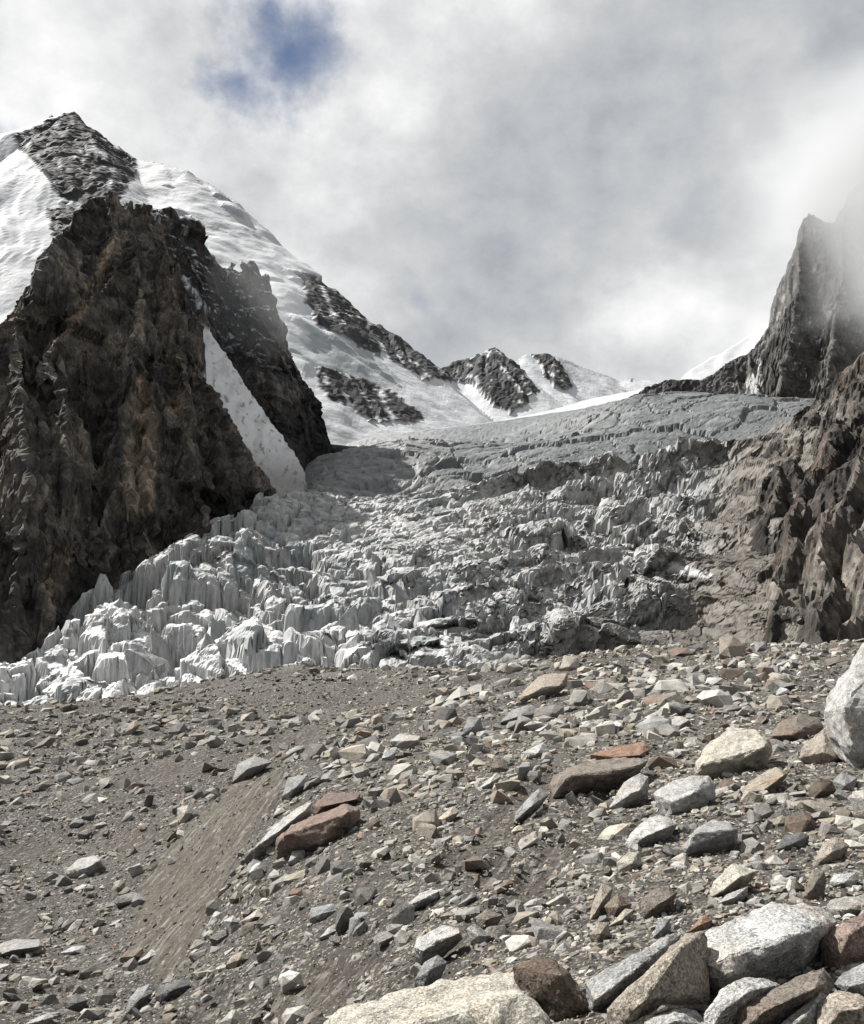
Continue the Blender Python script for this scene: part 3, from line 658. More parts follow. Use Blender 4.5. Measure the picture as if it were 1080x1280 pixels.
def build_left_peak():
    x0, x1, y0, y1 = -760., -60., 455., 1290.
    nc, nr = 570, 610
    xs = np.linspace(x0, x1, nc); ys = np.linspace(y0, y1, nr)
    X, Y = np.meshgrid(xs, ys)
    w1 = 8 * fbm(X / 60, Y / 60, .1, 3, 101); w2 = 10 * fbm(X / 60, Y / 60, 7.1, 3, 103)
    wx, wy = X + w1 * .6, Y + w2
    lines = [
        (pl((-320, 490, 560), (-120, 430, 640), (0, 402, 720), (38, 382, 760), (52, 345, 790), (62, 318, 815), (85, 285, 850), (104, 262, 875), (122, 242, 900), (140, 256, 905), (165, 262, 910), (185, 260, 915), (205, 278, 925)), 2.3),
        (pl((185, 262, 912), (215, 340, 895), (238, 425, 872), (262, 485, 852), (290, 535, 840), (320, 580, 830), (342, 608, 822)), 2.3),
        (pl((135, 262, 895), (150, 300, 870), (140, 345, 835), (112, 380, 800), (84, 410, 765), (62, 435, 735), (50, 470, 705)), 2.7),
        (pl((165, 270, 905), (178, 350, 860), (172, 430, 800), (152, 520, 740), (140, 600, 700), (118, 680, 655)), 2.5),
        (pl((200, 400, 870), (192, 470, 800), (182, 560, 745), (176, 640, 705), (192, 690, 690)), 2.5),
        (pl((225, 400, 880), (232, 450, 845), (236, 530, 790), (244, 600, 755), (265, 655, 725)), 2.6),
        (pl((20, 405, 725), (28, 500, 660), (35, 600, 605), (22, 700, 565), (0, 800, 530)), 2.5),
        (pl((62, 435, 735), (85, 520, 690), (78, 620, 640), (64, 720, 600), (60, 800, 560)), 2.5),
        (pl((-120, 430, 640), (-90, 560, 570), (-70, 700, 530), (-60, 820, 500)), 2.3),
        (pl((262, 490, 850), (275, 560, 815), (300, 620, 785)), 2.3),
        (pl((-320, 490, 560), (-330, 700, 500)), 1.6),
    ]
    back = [
        (pl((150, 262, 985), (205, 274, 1010), (226, 284, 1030), (246, 290, 1050), (262, 310, 1065), (280, 336, 1085), (300, 337, 1105), (320, 340, 1120), (333, 350, 1130), (345, 395, 1140), (358, 430, 1150), (370, 458, 1160), (381, 490, 1168), (390, 522, 1176)), 1.7),
        (pl((262, 310, 1065), (290, 400, 1030), (320, 460, 1010), (352, 520, 1000)), 1.9),
        (pl((320, 340, 1120), (340, 430, 1090), (358, 500, 1070), (370, 545, 1060)), 1.9),
    ]
    Zf = ridge_height(wx, wy, lines, kx=1.65); Zb = ridge_height(wx, wy, back, kx=2.0)
    for src, kx, zz, sd in ((lines, 1.65, Zf, 1), (back, 2.0, Zb, 2)):
        b1 = branches(src, 140 + sd, 52, 66, .84, 1.4); b2 = branches(b1, 150 + sd, 19, 26, .86, 1.15); b3 = branches(b2, 160 + sd, 9, 11, .86, 1.1)
        ridge_local(zz, X, Y, wx, wy, b1, kx, 45); ridge_local(zz, X, Y, wx, wy, b2, kx, 18); ridge_local(zz, X, Y, wx, wy, b3, kx, 8)
    Z = np.maximum(Zf, Zb)
    # sharpen crests with towers
    tow = ridged(X / 17, Y / 17, .3, 2, 107, .5) - .62
    hi = sstep(260, 420, Z)
    dcr = -np.maximum(ridge_height(wx, wy, [([(p[0], p[1], 0.) for p in lines[0][0]], 1.)], -999.), ridge_height(wx, wy, [([(p[0], p[1], 0.) for p in back[0][0]], 1.)], -999.))
    kk = cells(X / 13, Y / 26, 109, .999)
    Z = Z + (27 * kk[2] ** 2 * (1 - 1.2 * kk[0]) + 6 * tow) * np.exp(-(dcr / 9) ** 2) * hi
    P = np.stack([X, Y, Z], -1).astype(F4)
    n = grid_normals(P)
    cd_, tone = crag(P, 1.0, 111, big=.6); tone = .25 + tone * .95; P = P + n * cd_[..., None]
    # couloir of old snow between the pyramid and the wall behind it
    snow_pts = pl((214, 345, 985), (232, 385, 975), (258, 425, 965), (285, 470, 950), (312, 515, 935), (338, 560, 915), (365, 600, 895), (240, 370, 1000), (285, 440, 985), (330, 510, 965), (372, 565, 940), (395, 590, 920), (300, 560, 880), (330, 600, 860))
    TS = TPS(snow_pts, smooth=.002, scale=100.)
    S = TS(X, Y) + 3.2 * fbm(X / 30, Y / 30, 3, 4, 121) + .8 * ridged((X + .4 * Y) / 7., (Y - .4 * X) / 50., 2, 2, 123)
    ppx, ppy = to_px(X, Y, S)
    inside = in_poly(ppx + 5 * fbm(ppx / 12, ppy / 12, 1, 3, 127), ppy, [(200, 318), (214, 330), (242, 385), (284, 445), (326, 508), (358, 552), (384, 592), (380, 632), (330, 632), (262, 545), (200, 420)])
    zc = P[..., 2]
    fill = inside & (S > np.maximum(zc, Z - 4) - 7) & (Y > 800)
    P = np.where(fill[..., None], np.stack([X, Y, S], -1), P)
    n2 = grid_normals(P)
    c = tone[..., None] * rock_colour(P, 131, (.046, .042, .039), (.145, .128, .107), (.092, .072, .057))
    bpx, bpy = to_px(P[..., 0], P[..., 1], P[..., 2])
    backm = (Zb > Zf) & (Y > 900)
    ribd = -ridge_height(wx, wy, [([(p[0], p[1], 0.) for p in l[0]], 1.) for l in lines[1:8]], -999.)
    c = mixc(c, (.15, .134, .112), np.exp(-(ribd / 14) ** 2) * sstep(-.25, .3, fbm(X / 18, Y / 18, P[..., 2] / 30, 3, 137)) * .75)
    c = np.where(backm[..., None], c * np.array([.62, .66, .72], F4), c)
    # patches tinted paler and tan in the lower buttress and along the diagonal rib
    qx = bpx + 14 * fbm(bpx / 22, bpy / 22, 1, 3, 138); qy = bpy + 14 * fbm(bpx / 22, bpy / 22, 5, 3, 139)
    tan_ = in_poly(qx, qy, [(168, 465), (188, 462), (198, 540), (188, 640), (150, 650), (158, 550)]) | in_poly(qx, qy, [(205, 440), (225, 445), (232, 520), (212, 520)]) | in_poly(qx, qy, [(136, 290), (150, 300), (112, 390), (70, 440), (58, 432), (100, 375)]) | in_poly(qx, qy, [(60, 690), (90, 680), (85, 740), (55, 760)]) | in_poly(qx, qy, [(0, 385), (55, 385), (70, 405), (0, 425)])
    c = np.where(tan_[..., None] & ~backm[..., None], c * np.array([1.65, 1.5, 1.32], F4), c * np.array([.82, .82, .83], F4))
    # flecks of snow on the ledges of the upper wall
    led = sstep(.56, .74, n2[..., 2] + .75 * fbm((X + .5 * P[..., 2]) / 9, Y / 14, P[..., 2] / 40, 3, 133, .6)) * sstep(330, 430, P[..., 2])
    c = mixc(c, (.55, .57, .60), led * np.where(backm, .8, .12))
    gul = backm & in_poly(bpx, bpy, [(214, 340), (226, 350), (246, 385), (262, 392), (254, 372), (232, 345)])
    c = mixc(c, (.55, .57, .6), np.where(gul, .9, 0.) * sstep(-.2, .2, fbm(X / 9, Y / 9, 2, 3, 135)))
    sd = fbm(X / 12, Y / 40, 1, 4, 125)
    sc = np.zeros(c.shape, F4) + np.array([.66, .67, .685], F4); sc = mixc(sc, (.36, .355, .34), sstep(-.05, .4, sd) * .6 + .6 * sstep(250, 140, P[..., 2]) * sstep(-.2, .2, sd))
    sc = mixc(sc, (.17, .16, .145), np.clip(sstep(.16, .4, fbm(X / 5, Y / 12, 4, 4, 129)) * .8 + .75 * sstep(235, 165, P[..., 2] + 50 * sd), 0, .9))
    c = np.where(fill[..., None], sc, c)
    Pr = P.copy(); Pr[..., 2] -= np.where(fill, 2.5, 0)
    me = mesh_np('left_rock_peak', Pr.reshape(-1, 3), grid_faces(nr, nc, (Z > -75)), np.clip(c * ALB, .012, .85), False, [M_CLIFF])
    gf = grid_faces(nr, nc); gf = gf[fill.ravel()[gf].sum(1) >= 3]; used = np.unique(gf); new = np.zeros(nr * nc, int); new[used] = np.arange(len(used))
    Ps = np.stack([X, Y, np.where(fill, S, P[..., 2] - 1.5)], -1)
    gully = mesh_np('snow_gully', Ps.reshape(-1, 3)[used], new[gf], np.clip(sc * ALB, .05, .85).reshape(-1, 3)[used], True, [M_FAR])
    peak = link('rock_peak', me); link('snow_gully', gully, peak)
    return tag(peak, 'jagged dark brown rock pyramid above the left edge of the icefall', kind='structure')
build_left_peak()

def build_snow_mountain():
    nc, nr = 450, 270
    X, Y = np.meshgrid(np.linspace(-2100, 1050, nc), np.concatenate([np.linspace(1250, 1640, 26), np.linspace(1650, 3350, nr - 26)]))
    w1 = 40 * fbm(X / 260, Y / 260, .1, 3, 201); w2 = 40 * fbm(X / 260, Y / 260, 7.1, 3, 203)
    wx, wy = X + w1 * .35, Y + w2
    main = pl((-420, 260, 2500), (-160, 215, 2600), (0, 170, 2700), (30, 163, 2720), (62, 152, 2740), (87, 137, 2750), (112, 158, 2740), (140, 180, 2720), (170, 197, 2700), (205, 205, 2680), (235, 214, 2660), (265, 232, 2640), (292, 252, 2610), (330, 285, 2560), (370, 325, 2500), (408, 354, 2440), (425, 372, 2420),
              (442, 402, 2400), (458, 425, 2390), (466, 410, 2390), (478, 404, 2395), (488, 420, 2400), (510, 440, 2430), (540, 460, 2480), (562, 456, 2560), (582, 449, 2600), (600, 444, 2620), (616, 434, 2640), (632, 448, 2660), (645, 452, 2700), (657, 441, 2740), (690, 444, 2800), (730, 458, 2850), (770, 472, 2900), (800, 473, 2920), (835, 480, 2950), (900, 490, 3000), (1050, 480, 3000))
    lines = [(main, .98),
             (pl((87, 137, 2750), (110, 215, 2560), (135, 290, 2420)), 1.15),
             (pl((20, 165, 2710), (40, 220, 2600), (62, 285, 2480)), 1.1),
             (pl((408, 354, 2440), (430, 400, 2330), (455, 440, 2260)), 1.2),
             (pl((616, 434, 2640), (600, 470, 2540), (620, 505, 2430)), 1.1),
             (pl((582, 449, 2600), (575, 480, 2530)), 1.1),
             (pl((657, 441, 2740), (700, 480, 2620)), .95),
             # rim of the hanging ice
             (pl((330, 385, 2120), (365, 398, 2090), (400, 412, 2070), (440, 432, 2050), (480, 458, 2035), (500, 475, 2030)), 2.2),
             (pl((395, 470, 1960), (440, 482, 1950), (490, 505, 1930), (528, 528, 1920)), 1.1),
             ]
    Z = ridge_height(wx, wy, lines, 300.)
    far_r = [l for l in lines[:1]]
    b1 = branches(far_r, 251, 70, 190, .80, 1.15); b2 = branches(b1, 252, 40, 70, .8, 1.1)
    Zr = Z.copy(); ridge_local(Zr, X, Y, wx, wy, b1, 1.0, 110); ridge_local(Zr, X, Y, wx, wy, b2, 1.0, 45)
    fl = T_ICE(np.clip(X, -700, 700), np.clip(Y, 0, 2600)) ; base = 440 + (Y - 1900) * .21 - np.maximum(1750 - Y, 0) * .35 + .00025 * (X - 150) ** 2
    Z = np.maximum(Z, np.minimum(base, 700) + 14 * fbm(X / 120, Y / 120, 1, 3, 205))
    P = np.stack([X, Y, Z], -1).astype(F4)
    px, py = to_px(X, Y, Z)
    jx = 14 * fbm(px / 20, py / 20, .5, 4, 211); jy = 14 * fbm(px / 20, py / 20, 6.5, 4, 213)
    R = np.zeros(X.shape, bool)
    for poly in [[(14, 170), (45, 158), (75, 146), (87, 130), (122, 163), (172, 198), (168, 225), (150, 250), (120, 268), (95, 265), (60, 225), (35, 190)],
                 [(60, 262), (80, 255), (98, 270), (95, 305), (68, 292)], [(370, 340), (405, 348), (426, 356), (448, 394), (472, 428), (476, 448), (440, 432), (396, 404)],
                 [(456, 412), (480, 394), (494, 416), (516, 436), (548, 456), (580, 446), (590, 452), (562, 476), (525, 474), (490, 450), (468, 436)], [(393, 460), (440, 470), (480, 485), (532, 522), (520, 532), (470, 527), (430, 507), (400, 482)],
                 [(543, 462), (575, 445), (590, 448), (615, 425), (642, 455), (674, 490), (660, 507), (635, 517), (610, 500), (590, 480), (565, 472)], [(660, 436), (697, 448), (717, 487), (700, 487), (680, 470)], [(785, 468), (792, 464), (800, 472), (790, 476)]]:
        R |= in_poly(px + jx * .7, py + jy * .7, poly)
    P[..., 2] = np.where(R, np.maximum(Z, np.minimum(Zr, Z + 45)), Z)
    # rock breaks through sharply, the snow is fluted and broken by ice cliffs
    n = grid_normals(P)
    rd_, rtone = crag(P, .6, 222, 3.0, .3, .3)
    rr = ridged((X + .3 * Z) / 55, Y / 170, Z / 420, 5, 221, .6) - .62
    P = P + n * (np.where(R, 16 * rr + .3 * rd_ + 2, 0))[..., None]
    flute = (1 - sstep(60, 140, px)) * sstep(420, 300, py)
    d = 9 * flute * (ridged((X + .25 * Z) / 75 + .3 * fbm(X / 90, Y / 90, 1, 2, 222), Y / 600, .2, 3, 223, .6) - .6)
    dome = sstep(150, 220, px) * sstep(470, 400, px)
    s = fbm(X / 150, Y / 150, Z / 110, 3, 225)
    q = Z / 95 + 1.3 * fbm(X / 210, Y / 210, .3, 3, 227); q = q - np.floor(q)
    d = d + dome * (11 * s + 15 * (sstep(0, .12, q) - q) * sstep(.12, .4, fbm(X / 140, Y / 140, 4, 3, 229)))
    d = d + 7 * fbm(X / 110, Y / 110, Z / 110, 5, 231, .55) * (1 - .6 * flute)
    P = P + n * np.where(R, 0, d)[..., None]
    n = grid_normals(P)
    c = np.zeros(P.shape, F4) + np.array([.50, .512, .53], F4)
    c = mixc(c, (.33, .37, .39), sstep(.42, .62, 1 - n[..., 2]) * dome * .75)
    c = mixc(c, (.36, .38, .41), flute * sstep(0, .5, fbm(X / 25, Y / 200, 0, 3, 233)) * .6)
    rc = rtone[..., None] * rock_colour(P, 241, (.020, .021, .023), (.042, .042, .042), (.036, .033, .030), 3.0)
    fleck = sstep(.22, .36, fbm((X + .35 * Z) / 20, Y / 120, Z / 130, 4, 243, .6) + .5 * (n[..., 2] - .58))
    rc = mixc(rc, (.56, .57, .59), fleck * .85)
    c = np.where(R[..., None], rc, c)
    hang = (~R) & in_poly(px + jx * .4, py + jy * .4, [(352, 412), (400, 420), (445, 432), (480, 452), (505, 478), (508, 492), (470, 482), (430, 470), (390, 458), (362, 445)])
    c = mixc(c, (.25, .28, .29), np.where(hang, .8, 0) * sstep(-.5, .1, fbm(X / 30, Y / 30, Z / 30, 3, 244)))
    rub = (~R) & in_poly(px, py, [(350, 470), (470, 500), (560, 525), (520, 545), (400, 560)])
    c = mixc(c, (.2, .2, .2), np.where(rub, .35, 0) * sstep(.12, .3, fbm(X / 40, Y / 40, 2, 4, 245)))
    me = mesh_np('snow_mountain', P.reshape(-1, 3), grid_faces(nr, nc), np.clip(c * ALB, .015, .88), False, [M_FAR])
    return tag(link('snow_mountain', me), 'snow covered mountain with a dark rock summit and far snowy ridge', kind='structure')
build_snow_mountain()

def build_right_tower():
    nc, nr = 330, 330
    X, Y = np.meshgrid(np.linspace(230, 1150, nc), np.linspace(1030, 1640, nr))
    wx = X + 12 * fbm(X / 90, Y / 90, .1, 3, 301); wy = Y + 16 * fbm(X / 90, Y / 90, 7.1, 3, 303)
    crest = pl((785, 496, 1270), (800, 488, 1270), (832, 474, 1275), (868, 476, 1280), (886, 470, 1285), (905, 456, 1290), (936, 440, 1300), (955, 412, 1305), (968, 392, 1310), (983, 345, 1310), (992, 312, 1310), (999, 278, 1310), (1008, 268, 1312), (1030, 277, 1320), (1046, 274, 1330), (1060, 240, 1330), (1120, 190, 1320), (1250, 120, 1300), (1400, 100, 1250))
    lines = [(crest, 1.75), (pl((936, 440, 1300), (945, 480, 1200), (950, 500, 1130)), 2.1), (pl((999, 278, 1310), (1000, 360, 1220), (985, 440, 1160), (970, 500, 1100)), 2.3),
             (pl((1060, 240, 1330), (1050, 350, 1210), (1035, 440, 1130), (1025, 510, 1060)), 2.3), (pl((1120, 190, 1320), (1110, 330, 1180), (1090, 450, 1090)), 2.2), (pl((1250, 120, 1300), (1200, 300, 1130), (1170, 450, 1050)), 2.0)]
    Z = ridge_height(wx, wy, lines, 120., 2.3)
    b1 = branches(lines, 351, 46, 66, .88, 1.3); b2 = branches(b1, 352, 19, 28, .84, 1.12); b3 = branches(b2, 353, 9, 13, .78, 1.08)
    ridge_local(Z, X, Y, wx, wy, b1, 2.3, 45); ridge_local(Z, X, Y, wx, wy, b2, 2.3, 18); ridge_local(Z, X, Y, wx, wy, b3, 2.3, 8)
    P = np.stack([X, Y, Z], -1).astype(F4); n = grid_normals(P)
    cd_, tone = crag(P, .8, 311, 1.1, .3, .1, .15); P = P + n * cd_[..., None]
    n = grid_normals(P)
    c = tone[..., None] * rock_colour(P, 331, (.065, .063, .06), (.135, .128, .117), (.10, .092, .082), 1.3)
    px, py = to_px(X, Y, P[..., 2])
    fan = in_poly(px + 5 * fbm(px / 9, py / 9, 1, 2, 335), py, [(950, 440), (955, 497), (918, 497), (940, 470)])
    c = mixc(c, (.36, .36, .355), np.where(fan, .85, 0.))
    me = mesh_np('right_tower', P.reshape(-1, 3), grid_faces(nr, nc, Z > 125), np.clip(c * ALB, .015, .85), False, [M_CLIFF])
    tag(link('rock_tower', me), 'steep grey rock tower on the right fading into cloud', kind='structure')
    # the snow slope behind it
    nc, nr = 120, 90
    X, Y = np.meshgrid(np.linspace(420, 1300, nc), np.linspace(1500, 2050, nr))
    lines = [(pl((835, 484, 1720), (852, 472, 1740), (866, 460, 1750), (885, 447, 1760), (905, 436, 1770), (930, 424, 1780), (962, 402, 1790), (1010, 360, 1800), (1100, 300, 1800)), .9)]
    Z = ridge_height(X + 14 * fbm(X / 90, Y / 90, 1, 3, 341), Y + 14 * fbm(X / 90, Y / 90, 5, 3, 343), lines, 200.)
    P = np.stack([X, Y, Z + 9 * fbm(X / 50, Y / 50, 1, 4, 345)], -1)
    c = np.zeros(P.shape, F4) + np.array([.40, .41, .43], F4)
    me = mesh_np('right_snow', P.reshape(-1, 3), grid_faces(nr, nc), c * ALB, True, [M_FAR])
    tag(link('snow_slope', me), 'small bright snow slope rising behind the right rock tower', kind='structure')
build_right_tower()

def build_right_wall():
    nc, nr = 330, 340
    X, Y = np.meshgrid(np.linspace(110, 700, nc), np.linspace(310, 840, nr))
    wx = X + 17 * fbm(X / 38, Y / 38, .1, 4, 401); wy = Y + 22 * fbm(X / 38, Y / 38, 7.1, 4, 403)
    lines = [(pl((1394, 222, 628), (1224, 322, 628), (1104, 412, 638), (1049, 472, 648), (1014, 507, 658), (984, 537, 678)), 1.7),
             (pl((1104, 412, 638), (1049, 522, 573), (1009, 612, 508), (984, 692, 458), (974, 772, 408)), 1.9),
             (pl((1154, 392, 588), (1084, 532, 508), (1049, 632, 448), (1024, 722, 413), (1014, 792, 383)), 2.0),
             (pl((1224, 322, 628), (1144, 532, 468), (1084, 672, 408), (1059, 792, 363)), 2.0),
             (pl((1394, 222, 628), (1274, 552, 418), (1154, 752, 358)), 1.8),
             (pl((1014, 507, 658), (984, 572, 608), (959, 642, 548)), 1.3)]
    Z = ridge_height(wx, wy, lines, -60., 1.3)
    b1 = branches(lines, 451, 26, 55, .74, 1.15); b2 = branches(b1, 452, 11, 21, .76, 1.1); b3 = branches(b2, 453, 6, 8.5, .78, 1.08)
    ridge_local(Z, X, Y, wx, wy, b1, 1.3, 32); ridge_local(Z, X, Y, wx, wy, b2, 1.3, 13); ridge_local(Z, X, Y, wx, wy, b3, 1.3, 6)
    P = np.stack([X, Y, Z], -1).astype(F4); n = grid_normals(P)
    cd_, tone = crag(P, .8, 411, .6, .3, -.3, .15); P = P + n * cd_[..., None]
    c = tone[..., None] * rock_colour(P, 431, (.048, .043, .038), (.125, .113, .098), (.100, .073, .057), 1.0)
    me = mesh_np('right_wall', P.reshape(-1, 3), grid_faces(nr, nc, Z > -55), np.clip(c * ALB, .015, .8), False, [M_CLIFF])
    tag(link('rock_wall', me), 'brown broken rock wall at the right edge above the rubble', kind='structure')
build_right_wall()
# ------------------------------------------------------------------ boulders
TINT = dict(cream=(.38, .36, .31), white=(.385, .385, .375), pale=(.36, .357, .345), grey=(.255, .255, .25), dark=(.115, .115, .112), brown=(.175, .152, .13), redbrown=(.21, .16, .135),
            rust=(.22, .145, .105), tan=(.29, .258, .215), blue=(.235, .243, .247), maroon=(.145, .112, .10), umber=(.105, .082, .062))
def xy(s):
    return [tuple(float(v) for v in p.split(',')) for p in s.split()]

